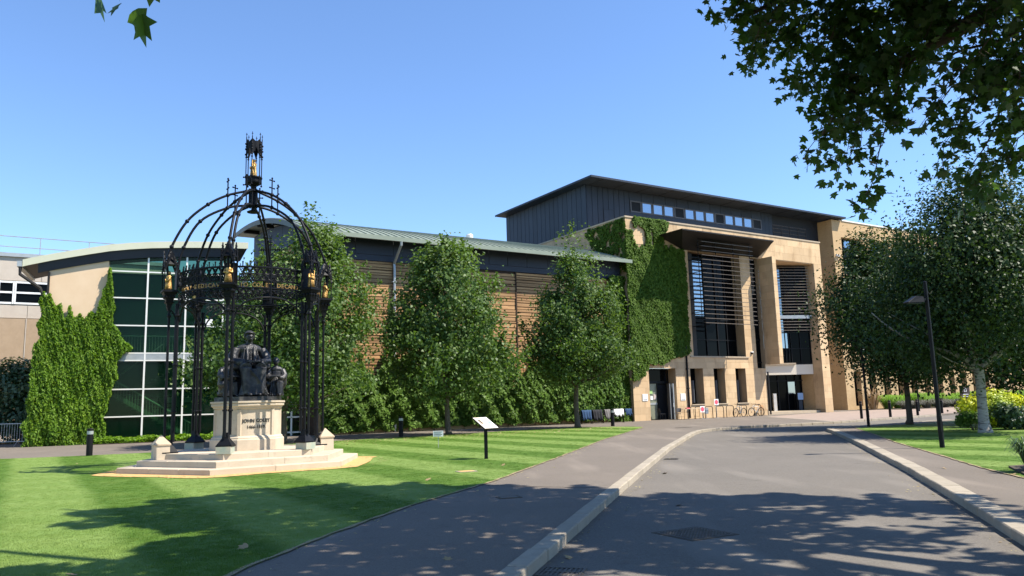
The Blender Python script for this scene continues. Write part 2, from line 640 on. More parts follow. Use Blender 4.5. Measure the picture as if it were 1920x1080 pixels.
def kerb_line(root, pl, side, wid):
    """granite kerb stones, each its own piece, road face on the line"""
    me = bpy.data.meshes.get('kerb_stone_%d' % (wid * 100))
    if me is None:
        bm = bmesh.new()
        bmesh.ops.create_cube(bm, size=1.0)
        bmesh.ops.scale(bm, vec=(.88, wid, .30), verts=bm.verts)
        bmesh.ops.bevel(bm, geom=list(bm.edges), offset=.014, segments=1, affect='EDGES')
        me = bpy.data.meshes.new('kerb_stone_%d' % (wid * 100))
        bm.to_mesh(me)
        bm.free()
        me.materials.append(M['kerb'])
    # walk the polyline
    pts = [Vector(p) for p in pl]
    L = [0]
    for i in range(1, len(pts)):
        L.append(L[-1] + (pts[i] - pts[i - 1]).length)

    def at(s):
        for i in range(1, len(pts)):
            if s <= L[i] or i == len(pts) - 1:
                k = (s - L[i - 1]) / (L[i] - L[i - 1])
                return pts[i - 1].lerp(pts[i], k)
    s = 0
    while s + .9 < L[-1]:
        a, c = at(s), at(s + .9)
        if a.y > 5.0:
            t = (c - a).normalized()
            nrm = Vector((-t.y, t.x)) * side
            ctr = (a + c) / 2 + nrm * wid / 2
            o = bpy.data.objects.new('kerb_stone', me)
            col.objects.link(o)
            o.parent = root
            o.location = (ctr.x + random.uniform(-.006, .006), ctr.y, -.142 + random.uniform(-.003, .005))
            o.rotation_euler = (random.uniform(-.006, .006), random.uniform(-.004, .004), math.atan2(t.y, t.x) + random.uniform(-.004, .004))
            ln = (c - a).length / .9
            o.scale = (ln, 1, 1)
        s += .9


for pl, side, wid in ((KL[:11] + [(30.2, 55.1)], 1, .22), (KR[:10] + [(24.6, 44.6)], -1, .31)):
    k = bpy.data.objects.new('kerb', None)
    col.objects.link(k)
    k['kind'] = 'structure'
    kerb_line(k, pl, side, wid)

LAWN_L = [(-6.6, -12), (-2.95, 7.0), (-2.80, 8.2), (-2.46, 9.91), (-1.8, 12.6), (-.49, 16.4), (1.26, 23.0), (3.52, 32.0), (6.2, 41.2), (7.17, 44.4), (7.3, 45.6), (6.9, 46.5), (5.8, 47.2), (4.01, 47.6), (2.6, 47.3), (1.04, 46.2), (-3.57, 42.0), (-9.12, 37.6), (-12.6, 33.4), (-13.85, 32.0), (-16.77, 30.6), (-19.4, 29.9), (-45, 29), (-45, -12)]
LAWN_R = [(15.75, 36.5), (14.0, 30.9), (12.18, 25.31), (10.85, 20.6), (9.6, 16.4), (9.15, 14.4), (9.3, 12.6), (10.2, 11), (45, 9), (45, 47), (30, 46.3), (24.7, 43.0), (22.2, 41.2), (19.4, 39.2), (17.0, 37.4)]


def ragged(pl, step=.22, amp=.022):
    out = []
    for i in range(len(pl)):
        a, c = Vector(pl[i]), Vector(pl[(i + 1) % len(pl)])
        L = (c - a).length
        n_ = max(1, int(L / step)) if (a.y > 4 and c.y > 4 and abs(a.x) < 30) else 1
        for k in range(n_):
            p = a.lerp(c, k / n_)
            out.append((p.x + random.uniform(-amp, amp), p.y + random.uniform(-amp, amp)))
    return out


LAWN_L, LAWN_R = LAWN_L[:], LAWN_R[:]
EDGE_L, EDGE_R = LAWN_L[1:12], LAWN_R[:8][::-1]
sheet('lawn', ragged(LAWN_L), .012, M['lawn'], **ST)
sheet('lawn', ragged(LAWN_R), .012, M['lawn'], **ST)
# cut soil edge between turf and path
for pl in (EDGE_L, EDGE_R):
    b = MB()
    q_ = []
    for i in range(len(pl) - 1):
        n_ = max(1, int((Vector(pl[i + 1]) - Vector(pl[i])).length / .25))
        q_ += [tuple(Vector(pl[i]).lerp(Vector(pl[i + 1]), k / n_)) for k in range(n_)]
    pl = q_ + [pl[-1]]
    a, c = [(p[0] + random.uniform(-.03, .02), p[1]) for p in offset(pl, -.03)], [(p[0] + random.uniform(-.02, .03), p[1]) for p in offset(pl, .03)]
    n = len(pl)
    b.add([(p[0], p[1], .016) for p in a] + [(p[0], p[1], .016) for p in c], [(i, i + 1, n + i + 1, n + i) for i in range(n - 1)])
    b.build('turf_edge', M['turf_soil'], **ST)
MON = (-7.80, 22.85)


def hexa(r, a0=-86, n=6, c=MON):
    return [(c[0] + r * math.cos(R(a0 + 60 * i)), c[1] + r * math.sin(R(a0 + 60 * i))) for i in range(n)]


gp = []
for i, (a, c) in enumerate(zip(hexa(4.05), hexa(4.05)[1:] + hexa(4.05)[:1])):
    for k in range(8):
        t = k / 8
        x, y = a[0] + (c[0] - a[0]) * t, a[1] + (c[1] - a[1]) * t
        j = random.uniform(-.10, .10)
        gp.append((x + (x - MON[0]) * j * .3, y + (y - MON[1]) * j * .3))
sheet('gravel_border', gp, .024, M['gravel'], **ST)


def grass(name, poly, n_near, seed, rng_max):
    r = np.random.default_rng(seed)
    pts = []
    xs = np.array([p[0] for p in poly])
    ys = np.array([p[1] for p in poly])
    m = n_near
    y = np.exp(r.uniform(math.log(6.4), math.log(rng_max), m))
    x = r.uniform(-.70, .70, m) * y
    ok = pip(x, y, poly)
    d = np.hypot(x - MON[0], y - MON[1])
    ok &= d > 3.75
    x, y = x[ok], y[ok]
    me = bpy.data.meshes.new(name)
    me.vertices.add(len(x))
    me.vertices.foreach_set('co', np.stack([x, y, np.full(len(x), .010)], 1).astype(np.float32).ravel())
    o = bpy.data.objects.new(name, me)
    col.objects.link(o)
    o['kind'] = 'stuff'
    ng = bpy.data.node_groups.new(name, 'GeometryNodeTree')
    ng.interface.new_socket('Geometry', in_out='INPUT', socket_type='NodeSocketGeometry')
    ng.interface.new_socket('Geometry', in_out='OUTPUT', socket_type='NodeSocketGeometry')
    gi, go = ng.nodes.new('NodeGroupInput'), ng.nodes.new('NodeGroupOutput')
    mp = ng.nodes.new('GeometryNodeMeshToPoints')
    ip = ng.nodes.new('GeometryNodeInstanceOnPoints')
    oi = ng.nodes.new('GeometryNodeObjectInfo')
    oi.inputs['Object'].default_value = TUFT
    rv = ng.nodes.new('FunctionNodeRandomValue')
    rv.data_type = 'FLOAT_VECTOR'
    rv.inputs[0].default_value = (-.12, -.12, 0)
    rv.inputs[1].default_value = (.12, .12, 6.28)
    rs = ng.nodes.new('FunctionNodeRandomValue')
    rs.data_type = 'FLOAT'
    rs.inputs[2].default_value = .5
    rs.inputs[3].default_value = .95
    L = ng.links.new
    L(gi.outputs[0], mp.inputs[0])
    L(mp.outputs[0], ip.inputs['Points'])
    L(oi.outputs['Geometry'], ip.inputs['Instance'])
    L(rv.outputs[0], ip.inputs['Rotation'])
    L(rs.outputs[1], ip.inputs['Scale'])
    L(ip.outputs[0], go.inputs[0])
    o.modifiers.new('scatter', 'NODES').node_group = ng
    return o


tv, tf = [], []
for i in range(26):
    a, rr = random.uniform(0, 6.28), random.uniform(0, .11)
    x, y = rr * math.cos(a), rr * math.sin(a)
    h = random.uniform(.010, .022)
    d = random.uniform(0, 6.28)
    lean = random.uniform(.0, .014)
    w = .0028
    k = len(tv)
    tv += [(x - w * math.sin(d), y + w * math.cos(d), 0), (x + w * math.sin(d), y - w * math.cos(d), 0), (x + lean * math.cos(d), y + lean * math.sin(d), h)]
    tf.append((k, k + 1, k + 2))
tm = bpy.data.meshes.new('grass_tuft')
tm.from_pydata(tv, [], tf)
tm.materials.append(M['blade'])
TUFT = bpy.data.objects.new('grass_tuft', tm)
grass('grass', LAWN_L, 150000, 3, 44)
grass('grass', LAWN_R, 60000, 4, 40)

# loose litter: clippings and leaf scraps, too many to count
def litter(name, n, seed, area, m, size, z):
    r = np.random.default_rng(seed)
    P = area(r, n)
    n = len(P)
    a = r.uniform(0, 6.28, n)
    l = size * r.uniform(.4, 1.3, n)
    d = np.stack([np.cos(a), np.sin(a)], 1) * l[:, None]
    e = np.stack([-np.sin(a), np.cos(a)], 1) * l[:, None] * .45
    V = np.zeros((n, 4, 3))
    V[:, 0, :2], V[:, 1, :2], V[:, 2, :2], V[:, 3, :2] = P - d, P - e, P + d, P + e
    V[:, :, 2] = z + r.uniform(0, .4, (n, 4)) * l[:, None]
    o = bpy.data.objects.new(name, mesh_np(name, V.reshape(-1, 3), np.arange(4 * n).reshape(n, 4), m))
    col.objects.link(o)
    o['kind'] = 'stuff'


M['scrap'] = leaf_mat('dry_scrap', (.42, .36, .17), (.24, .17, .08), None, .1, .7)


def far_lawn(r, n):
    k = r.uniform(0, 1, n)
    x = -14 + 20 * k + r.normal(size=n) * .5
    y = 33.5 + 13.2 * k - np.abs(r.normal(size=n)) * 2.6
    ok = pip(x, y, LAWN_L)
    return np.stack([x, y], 1)[ok]


def gutters(r, n):
    k = r.uniform(7, 36, n)
    left = r.uniform(0, 1, n) < .55
    x = np.where(left, .0 + (k - 7.5) * .2790 + np.abs(r.normal(size=n)) * .16, 5.55 + (k - 8.83) * .325 - np.abs(r.normal(size=n)) * .14)
    return np.stack([x, k], 1)


def path_edge(r, n):
    k = r.uniform(8, 44, n)
    x = np.interp(k, [7, 9.91, 12.6, 16.4, 23, 32, 44.4], [-2.9, -2.46, -1.8, -.49, 1.26, 3.52, 7.17]) + np.abs(r.normal(size=n)) * .22
    return np.stack([x, k], 1)


litter('lawn_litter', 900, 11, far_lawn, M['scrap'], .06, .026)
litter('gutter_litter', 420, 12, gutters, M['scrap'], .028, -.117)
litter('path_litter', 320, 13, path_edge, M['scrap'], .028, .003)
litter('gravel_litter', 420, 14, lambda r, n: np.array([(MON[0] + q * math.cos(a), MON[1] + q * math.sin(a)) for a, q in zip(r.uniform(0, 6.28, n), r.uniform(3.35, 4.05, n))]), M['scrap'], .035, .028)

b = MB()
b.add([(-1.02, 15.78, .004), (1.55, 14.62, .004), (1.56, 14.65, .004), (-1.01, 15.81, .004)], [(0, 1, 2, 3)])
b.build('paving_joint', M['soil'], **ST)
# ---- iron covers and gratings
def grating(x, y, rot, w, d, z, label, nb=8, frame=True):
    t = thing('drain_grating', label, 'drain grating', (x, y, z))
    t.rotation_euler = (0, 0, rot)
    b = MB()
    b.box(-w / 2, w / 2, -d / 2, d / 2, -.03, -.02)
    b.build('sump', M['zinc_gap'], t, local=True)
    b = MB()
    f = .03
    b.box(-w / 2, w / 2, -d / 2, -d / 2 + f, -.02, .006)
    b.box(-w / 2, w / 2, d / 2 - f, d / 2, -.02, .006)
    b.box(-w / 2, -w / 2 + f, -d / 2 + f, d / 2 - f, -.02, .006)
    b.box(w / 2 - f, w / 2, -d / 2 + f, d / 2 - f, -.02, .006)
    b.box(-.015, .015, -d / 2 + f, d / 2 - f, -.02, .006)
    b.build('frame', M['cover'], t, local=True)
    for i in range(nb):
        yy = -d / 2 + f + (d - 2 * f) * (i + .5) / nb
        b = MB()
        b.box(-w / 2 + f, -.015, yy - .012, yy + .012, -.02, .003)
        b.box(.015, w / 2 - f, yy - .012, yy + .012, -.02, .003)
        b.build('bar', M['cover'], t, local=True)
    return t


M['cover'] = mat('worn_cast_iron', (.07, .06, .05), (.12, .105, .085), 8.0, .55, metal=.4, bump=.3)
kd = math.atan2(.9614, .2753)
grating(.42, 8.2, kd, .42, .46, -.115, 'square road drain grating against the left kerb, nearest of the drains')
grating(4.42, 22.6, kd, .42, .40, -.115, 'small road drain grating by the left kerb, farther up the road', 6)


def cover(x, y, rot, w, d, z, label, m='cover', lattice=True):
    t = thing('manhole_cover', label, 'manhole cover', (x, y, z))
    t.rotation_euler = (0, 0, rot)
    b = MB()
    b.box(-w / 2, w / 2, -d / 2, d / 2, -.02, .003)
    b.build('frame', M['soil' if m == 'cover' else 'kerb'], t, local=True)
    b = MB()
    b.box(-w / 2 + .05, w / 2 - .05, -d / 2 + .05, d / 2 - .05, -.01, .006)
    b.build('lid', M[m], t, local=True)
    if lattice:
        b = MB()
        n = 12
        for i in range(n):
            for j in range(n):
                cx, cy = (-.5 + (i + .5) / n) * (w - .14), (-.5 + (j + .5) / n) * (d - .14)
                s = (w - .14) / n * .32
                b.box(cx - s, cx + s, cy - s, cy + s, .006, .013)
        b.build('stud_pattern', M[m], t, local=True, kind='stuff')
    return t


cover(2.25, 10.25, kd + R(45), .78, .78, -.118, 'diamond set studded manhole cover in the shaded road')
cover(-1.2, 18.8, .4, .45, .35, .022, 'small dusty brown access cover in the lawn beside the footpath', 'gravel', False)
cover(-.15, 13.6, .3, .4, .3, .004, 'small dark access cover in the shaded footpath', 'cover', False)
cover(9.15, 42.9, .5, .8, .5, .004, 'dark oblong access cover in the forecourt before the entrance', 'cover', False)
# ================================================================== THE MAIN BUILDING
UX, UY = .84591394, .53331943
EU, EV = (UX, UY, 0), (-UY, UX, 0)
V0 = 44.16
OM = (EV[0] * V0, EV[1] * V0, 0)


def FM():                         # s along the front, w into the building, z up
    return MB(OM, EU, EV)


FR = FM()


def wall_grid(b, s0, s1, z0, z1, w0, w1, ops):
    ss = sorted({s0, s1} | {x for o in ops for x in o[:2] if s0 < x < s1})
    for i in range(len(ss) - 1):
        a, c = ss[i], ss[i + 1]
        cuts = sorted((max(o[2], z0), min(o[3], z1)) for o in ops if o[0] < c - 1e-6 and o[1] > a + 1e-6)
        z = z0
        for lo, hi in cuts:
            if lo > z + 1e-6:
                b.box(a, c, w0, w1, z, lo)
            z = max(z, hi)
        if z < z1 - 1e-6:
            b.box(a, c, w0, w1, z, z1)


def ashlar(parent, fr, s0, s1, z0, z1, w0, ops, hh=.5, ww=1.0, m='stone', w1=None, skip=None):
    """stone blocks with open joints, clipped to openings; each one a piece"""
    n = max(1, round((z1 - z0) / hh))
    h = (z1 - z0) / n
    for r in range(n):
        a, c = z0 + r * h, z0 + (r + 1) * h
        x = s0
        first = True
        while x < s1 - .02:
            step = ww * random.uniform(.8, 1.2) * (.55 if first and r % 2 else 1)
            first = False
            e = min(x + step, s1)
            if s1 - e < .25:
                e = s1
            segs = [(x, e)]
            for o in ops:
                if o[2] < c - .06 and o[3] > a + .06:
                    ns = []
                    for p, q in segs:
                        if o[1] <= p or o[0] >= q:
                            ns.append((p, q))
                        else:
                            if o[0] > p + .05:
                                ns.append((p, o[0]))
                            if o[1] < q - .05:
                                ns.append((o[1], q))
                    segs = ns
            for p, q in segs:
                if skip and skip((p + q) / 2, (a + c) / 2):
                    continue
                piece('stone_block', M[m], parent, fr, p + .004, q - .004, w0, (w1 if w1 is not None else w0 + .05), a + .004, c - .004)
            x = e


main = thing('school_building', 'tall sandstone building with dark rooftop storey, louvred bay and creeper covered corner', 'building', FR.P(50, 5, 0))
OPS = [(39.8, 42.55, 0, 3.9), (44.1, 45.5, 1.1, 3.9), (46.7, 47.95, 1.1, 3.9), (49.2, 50.4, 1.1, 3.9), (44.6, 50.6, 4.85, 13.35), (51.9, 52.9, 3.9, 13.3), (52.92, 60.4, 0, 13.4)]
b = FM()
wall_grid(b, 38.24, 61.5, 0, 15.4, .022, .55, OPS)
b.box(38.24, 38.7, .56, 19, 0, 15.4)                                   # left flank
b.box(50.6, 51.9, .56, 1.1, 4.4, 13.35)
b.box(60.42, 61.5, .56, 3.9, 0, 13.4)
b.box(38.7, 61.5, 4.3, 4.6, 13.4, 15.01)
b.box(38.75, 61.2, .6, 19, 15.02, 15.18)                              # roof deck
b.box(42.56, 43.4, .56, 1.1, 0, 3.9)
b.box(38.7, 39.78, .56, 1.1, 0, 3.9)
for s in (45.5, 47.95, 50.4):
    b.box(s + .003, s + .5, .553, .95, 1.1, 3.9)
b.box(43.9, 51.85, .56, 1.2, 4.4, 4.82)
b.box(61.15, 61.5, 3.95, 19, 0, 15.2)
b.build('wall', M['mortar'], main)
skip_ivy = lambda s, z: s < 44.0 and 5.4 < z < 12.9
ashlar(main, FR, 38.2, 52.9, 0, 4.85, 0, OPS, .5, 1.1, skip=skip_ivy)
ashlar(main, FR, 50.6, 51.9, 4.85, 13.35, 0, OPS, .55, 1.3)
ashlar(main, FR, 38.2, 61.5, 13.4, 15.4, 0, [], .667, 1.25)
ashlar(main, FR, 60.4, 61.5, 0, 13.4, 0, [], .6, 1.1)
ashlar(main, FR, 44.0, 44.6, 4.85, 13.35, 0, OPS, .6, .6)
# left flank of the top band, and the left face of the entrance pier: blocks on faces that look along -s
FS = MB(FR.P(38.2, 0, 0), EV, (-EU[0], -EU[1], 0))
ashlar(main, FS, .56, 12.0, 11.3, 15.4, -.04, [], .68, 1.5, w1=.0)
FP = MB(FR.P(60.4, 0, 0), EV, (-EU[0], -EU[1], 0))
ashlar(main, FP, .06, 1.0, 3.4, 13.4, 0, [], .6, 1.1, w1=.02)
ashlar(main, FP, .06, 1.0, .3, 3.4, 0, [], .6, 1.1, w1=.02)
b = FM()
b.box(38.14, 61.56, -.06, .62, 15.4, 15.52)
b.box(38.14, 38.78, .63, 19, 15.4, 15.52)
b.build('coping', M['coping'], main)
b = FM()
b.box(52.92, 60.4, .05, 4.2, 13.345, 13.395)
b.build('bay_soffit', M['stone'], main)
# projecting fin right of the big window
b = FM()
b.box(52.93, 53.4, -1.45, .02, 4.2, 13.25)
fin = b.build('fin', M['mortar'], main)
FF = MB(FR.P(52.93, 0, 0), EV, (-EU[0], -EU[1], 0))
ashlar(main, FF, -1.45, -.02, 4.2, 13.25, 0, [], .62, 1.2, w1=.02)
ashlar(main, FR, 52.93, 53.4, 4.2, 13.25, -1.475, [], .62, .6, w1=-1.45)
# hopper shaped canopy over the window
b = FM()
tl, tr = (41.42, -2.75), (51.75, -2.75)
zt = 14.26
b.add([(tl[0], tl[1], zt), (tr[0], tr[1], zt), (54.3, -.01, zt), (41.42, -.01, zt),
       (tl[0], tl[1], zt - .09), (tr[0], tr[1], zt - .09), (52.9, -.01, 13.36), (44.0, -.01, 13.36)],
      [(0, 1, 2, 3), (4, 7, 6, 5), (0, 4, 5, 1), (0, 3, 7, 4), (1, 5, 6, 2), (3, 2, 6, 7)])
b.build('canopy', M['bronze'], main)
# ---- big window with louvres
win = FM()
win.box(44.6, 50.6, .95, 1.0, 4.85, 13.35)
w1 = win.build('window', M['glass_dark'], main)
b = FM()
for s in (45.75, 47.1, 48.4, 49.5, 50.5):
    b.box(s - .04, s + .04, .86, .948, 4.85, 13.35)
for z in (4.9, 6.25, 7.9, 9.6, 11.3, 13.0):
    b.box(44.62, 50.58, .87, .948, z - .04, z + .04)
b.build('window_frame', M['black'], w1)
b = FM()
b.box(44.62, 45.6, .55, .84, 4.9, 13.33)
b.build('side_panel', M['bronze'], w1)
b = FM()
b.box(45.9, 46.95, .90, .945, 8.2, 12.75)
b.build('reflecting_pane', M['glass_sky'], w1)
b = FM()
b.box(44.2, 50.9, -.08, .9, 4.74, 4.85)
b.build('sill', M['coping'], w1)
for i in range(19):
    z = 7.27 + i * .355
    b = FM()
    s0 = 44.1
    b.add([(s0, -2.02, z - .02), (49.95, -2.02, z - .02), (49.95, -1.74, z + .05), (s0, -1.74, z + .05), (s0, -2.02, z + .02), (49.95, -2.02, z + .02), (49.95, -1.74, z + .075), (s0, -1.74, z + .075)],
          [(0, 3, 2, 1), (4, 5, 6, 7), (0, 1, 5, 4), (1, 2, 6, 5), (2, 3, 7, 6), (3, 0, 4, 7)])
    b.build('louvre', M['louvre'], main)
b = FM()
for s in (44.08, 46.0, 48.0, 49.93):
    b.box(s - .02, s + .02, -1.67, -1.63, 7.15, 13.9)
for i in range(0, 19, 3):
    z = 7.2 + i * .355
    b.tube([(44.8, -1.75, z), (44.8, .85, z)], .03, 4)
b.build('louvre_frame', M['black'], main)
b = FM()
b.box(51.9, 52.9, .4, .45, 3.9, 13.3)
w2 = b.build('window', M['glass_dark'], main)
b = FM()
for z in (4.4, 6.3, 7.9, 9.5, 11.1, 12.7):
    b.box(51.9, 52.9, .34, .398, z - .05, z + .05)
b.build('window_frame', M['black'], w2)
b = FM()
b.box(52.0, 52.6, .37, .397, 10.2, 12.6)
b.build('reflecting_pane', M['glass_sky'], w2)
# ---- three slot windows
for i, s in enumerate((44.1, 46.7, 49.2)):
    b = FM()
    b.box(s, s + 1.3, .80, .84, 1.1, 3.9)
    w = b.build('window', M['glass_dark'], main)
    b = FM()
    b.box(s + .02, s + .09, .72, .798, 1.12, 3.88)
    b.box(s + .72, s + .79, .72, .798, 1.12, 3.88)
    b.box(s + .09, s + .72, .73, .797, 2.98, 3.05)
    for z in (1.5, 1.85, 2.2, 2.55):
        b.box(s + .09, s + .72, .76, .797, z - .015, z + .015)
    b.build('window_frame', M['black'], w)
    b = FM()                                    # vent leaf standing ajar
    b.add([(s + .52, .80, 1.2), (s + .60, .80, 1.2), (s + .82, .48, 1.2), (s + .75, .48, 1.2), (s + .52, .80, 2.95), (s + .60, .80, 2.95), (s + .82, .48, 2.95), (s + .75, .48, 2.95)],
          [(0, 3, 2, 1), (4, 5, 6, 7), (0, 1, 5, 4), (1, 2, 6, 5), (2, 3, 7, 6), (3, 0, 4, 7)])
    b.build('vent_leaf', M['framegrey'] if 'framegrey' in M else M.setdefault('framegrey', mat('grey_window_frame', (.085, .09, .10), None, rough=.5)), w)
    b = FM()
    b.box(s - .05, s + 1.4, -.07, .72, 1.02, 1.1)
    b.build('sill', M['coping'], w)
# ---- side door
b = FM()
b.box(39.8, 42.9, 1.08, 1.12, 0, 3.9)
dr = b.build('doorway', M['zinc_gap'], main)
b = FM()
for s0, s1, z0, z1 in ((40.3, 40.42, 0, 3.9), (41.32, 41.42, 0, 2.75), (42.48, 42.56, 0, 3.9), (40.42, 42.48, 2.75, 2.95), (40.42, 42.48, 3.8, 3.9)):
    b.box(s0, s1, .84, .96, z0, z1)
b.build('door_frame', M['black'], dr)
b = FM()
b.box(40.42, 41.32, .9, .93, .05, 2.75)
b.build('glazed_panel', M['panel_glass'] if 'panel_glass' in M else M.setdefault('panel_glass', mat('grey_green_glazing', (.16, .18, .13), (.22, .23, .17), 1.5, .15)), dr)
b = FM()
b.box(40.42, 41.32, .87, .9, 1.15, 1.3)
b.build('rail', M['galv'], dr)
b = FM()
b.box(41.9, 42.2, .88, .92, 2.95, 3.78)
b.box(40.45, 41.88, .88, .92, 2.95, 3.78)
b.build('fanlight', M['glass_dark'], dr)
b = FM()                                        # open leaf, swung out towards the forecourt
q = [(42.44, .9), (42.5, .94), (42.18, -.10), (42.10, -.08)]
b.prism(q, .04, 2.72)
b.prism([(42.40, .9), (42.41, .9), (41.95, .05), (41.9, .07)], .04, 2.72)
b.build('open_leaf', M['galv'], dr)
b = FM()
b.tube([(42.02, -.14, .95), (42.02, -.14, 1.25)], .025, 5)
b.build('handle', M['alu'], dr)
for s, z, w_, h_, mm in ((40.55, 1.98, .3, .28, 'green_notice'), (40.62, 1.52, .27, .28, 'white'), (40.95, 1.55, .26, .4, 'pink_notice')):
    if mm not in M:
        M[mm] = mat(mm, {'green_notice': (.35, .55, .2), 'pink_notice': (.5, .42, .38)}[mm], None, rough=.7)
    b = FM()
    b.box(s, s + w_, .86, .872, z, z + h_)
    b.build('paper_notice', M[mm], dr)


def notice(s, z):
    b = FM()
    b.box(s, s + .5, -.035, -.012, z, z + .52)
    t = b.build('wall_notice', M['white'])
    for k, (y, wd) in enumerate(((.40, .28), (.30, .2), (.22, .3))):
        b = FM()
        b.box(s + .25 - wd / 2, s + .25 + wd / 2, -.041, -.0355, z + y, z + y + .018)
        b.build('text_line', M['galv'], t)
    for x in (.12, .25, .38):
        b = FM()
        b.box(s + x - .035, s + x + .035, -.041, -.0355, z + .06, z + .13)
        b.build('pictogram', M['ink'], t)
    return t


tag(notice(39.05, 1.45), 'white notice with small black pictograms on the pier left of the side door', 'notice')
tag(notice(42.92, 1.42), 'white notice with small black pictograms on the wall right of the side door', 'notice')
b = FM()
b.tube([(43.72, -.09, .05), (43.72, -.09, 4.5), (43.72, -.09, 5.6)], .07, 8)
for z in (.8, 2.3, 3.8):
    b.box(43.62, 43.82, -.16, -.005, z, z + .06)
b.build('downpipe', M['black'], main)
b = FM()
b.tube([(53.0, -.10, .05), (53.0, -.10, 3.6)], .07, 8)
b.build('downpipe', M['bronze'], main)
t = thing('security_camera', 'small white dome security camera on the stone wall beside the window bay', 'security camera', FR.P(51.3, -.02, 5.2))
b = MB()
b.lathe([(.05, .10), (.15, .08), (.16, .0), (.13, -.02)], 12)
b.build('housing', M['white'], t, local=True)
b = MB()
b.ell((0, 0, -.03), (.12, .12, .12), 10, 6)
b.build('dome', M['black'], t, smooth=True, local=True)
# ---- entrance bay: its glazing stands at an angle behind the front
FBX = tuple(-.919 * EU[k] + .395 * EV[k] for k in range(3))
FBY = tuple(.395 * EU[k] + .919 * EV[k] for k in range(3))


def FB():                        # a from the right hand pier to the left, b into the building
    return MB(FR.P(60.4, 1.0, 0), FBX, FBY)


b = FB()
b.box(.02, 7.2, .0, .04, 4.34, 13.34)
wb = b.build('window', M['glass_dark'], main)
b = FB()
for a in (.06, 1.05, 1.95, 2.2, 2.5, 3.15, 3.95, 5.2):
    b.box(a - .03, a + .03, -.09, -.002, 4.36, 13.3)
for z in (4.4, 5.75, 7.2, 8.4, 8.62, 10.4, 12.2, 13.2):
    b.box(.02, 7.2, -.08, -.003, z - .035, z + .035)
b.build('window_frame', M['black'], wb)
for a0, a1, z0, z1 in ((3.2, 3.9, 5.8, 7.15), (2.54, 3.11, 5.8, 7.15), (2.24, 2.46, 5.8, 7.15), (3.2, 3.9, 7.25, 8.35), (2.54, 3.11, 7.25, 8.35), (3.2, 3.9, 8.66, 10.35), (3.2, 3.9, 10.45, 12.15), (2.54, 3.11, 8.66, 10.35), (2.54, 3.11, 10.45, 12.15), (3.2, 3.9, 12.25, 13.1), (2.54, 3.11, 12.25, 13.1), (4.0, 5.1, 5.8, 13.0)):
    b = FB()
    b.box(a0, a1, -.045, -.006, z0, z1)
    b.build('reflecting_pane', M['glass_sky'], wb)
for i in range(23):
    z = 7.35 + i * .262
    if abs(z - 8.55) < .2:
        continue
    b = FB()
    b.box(.05, 6.4, -.62, -.47, z, z + .04)
    b.build('louvre', M['louvre_pale'] if 'louvre_pale' in M else M.setdefault('louvre_pale', mat('pale_bronze_louvre', (.20, .16, .12), (.26, .21, .16), 2.0, .5, metal=.2)), main)
b = FB()
b.box(.05, 6.4, -.62, -.5, 8.42, 8.72)
b.build('louvre_band', M['galv'], main)
b = FB()
for a in (.2, 2.3, 4.4):
    b.box(a - .03, a + .03, -.46, -.42, 7.2, 13.2)
b.build('louvre_frame', M['black'], main)
b = FB()
b.box(.04, 6.6, -.14, -.02, 3.42, 4.3)
b.build('lintel_band', M['cream'], main)
b = FB()
b.box(1.75, 5.2, -.32, -.145, 4.31, 4.46)
b.build('ledge', M['coping'], main)
b = FM()
b.box(53.0, 60.38, .55, 6.4, .0, .22)
b.build('entrance_step', M['coping'], main)
b = FB()
b.box(-.3, 6.6, 1.15, 1.2, .23, 3.42)
en = b.build('entrance_glazing', M['glass_dark'], main)
b = FB()
for a in (.3, 1.2, 2.0, 2.9, 3.9, 5.2):
    b.box(a - .04, a + .04, 1.05, 1.148, .23, 3.4)
b.box(-.2, 6.6, 1.06, 1.147, 2.85, 2.95)
b.build('door_frame', M['black'], en)
for a0, a1, z0, z1 in ((1.24, 1.96, 1.7, 2.8), (3.94, 5.1, 1.5, 2.8)):
    b = FB()
    b.box(a0, a1, 1.11, 1.145, z0, z1)
    b.build('reflecting_pane', M['glass_sky'], en)
b = FM()
b.box(60.385, 60.418, 1.02, 2.6, .23, 3.4)
b.build('brick_return', M['brick'], main)
b = FB()
b.box(-.3, 6.6, .05, 1.14, 3.43, 3.5)
b.build('entrance_ceiling', M['bronze'], main)
# hand-sanitiser stand and notice stand by the doors
t = thing('notice_stand', 'dark notice stand with a blue and white leaflet holder by the entrance doors', 'stand', FR.P(59.5, 1.9, .22))
b = MB()
b.box(-.25, .25, -.18, .18, 0, .04)
b.box(-.16, .16, -.05, .05, .04, 1.1)
b.build('post', M['zinc'], t, local=True)
b = MB()
b.box(-.24, .24, -.12, -.05, .95, 1.55)
b.build('leaflet_holder', M['blue'] if 'blue' in M else M.setdefault('blue', mat('blue_sheet', (.22, .36, .58), None, rough=.5)), t, local=True)
t = thing('bollard', 'pale stone coloured square post standing beside the entrance doors', 'post', FR.P(56.9, 2.6, .22))
b = MB()
b.box(-.14, .14, -.14, .14, 0, 1.55)
b.build('shaft', M['alu'], t, local=True)
b = MB()
b.box(-.10, .10, -.147, -.142, 1.2, 1.4)
b.build('plate', M['white'], t, local=True)

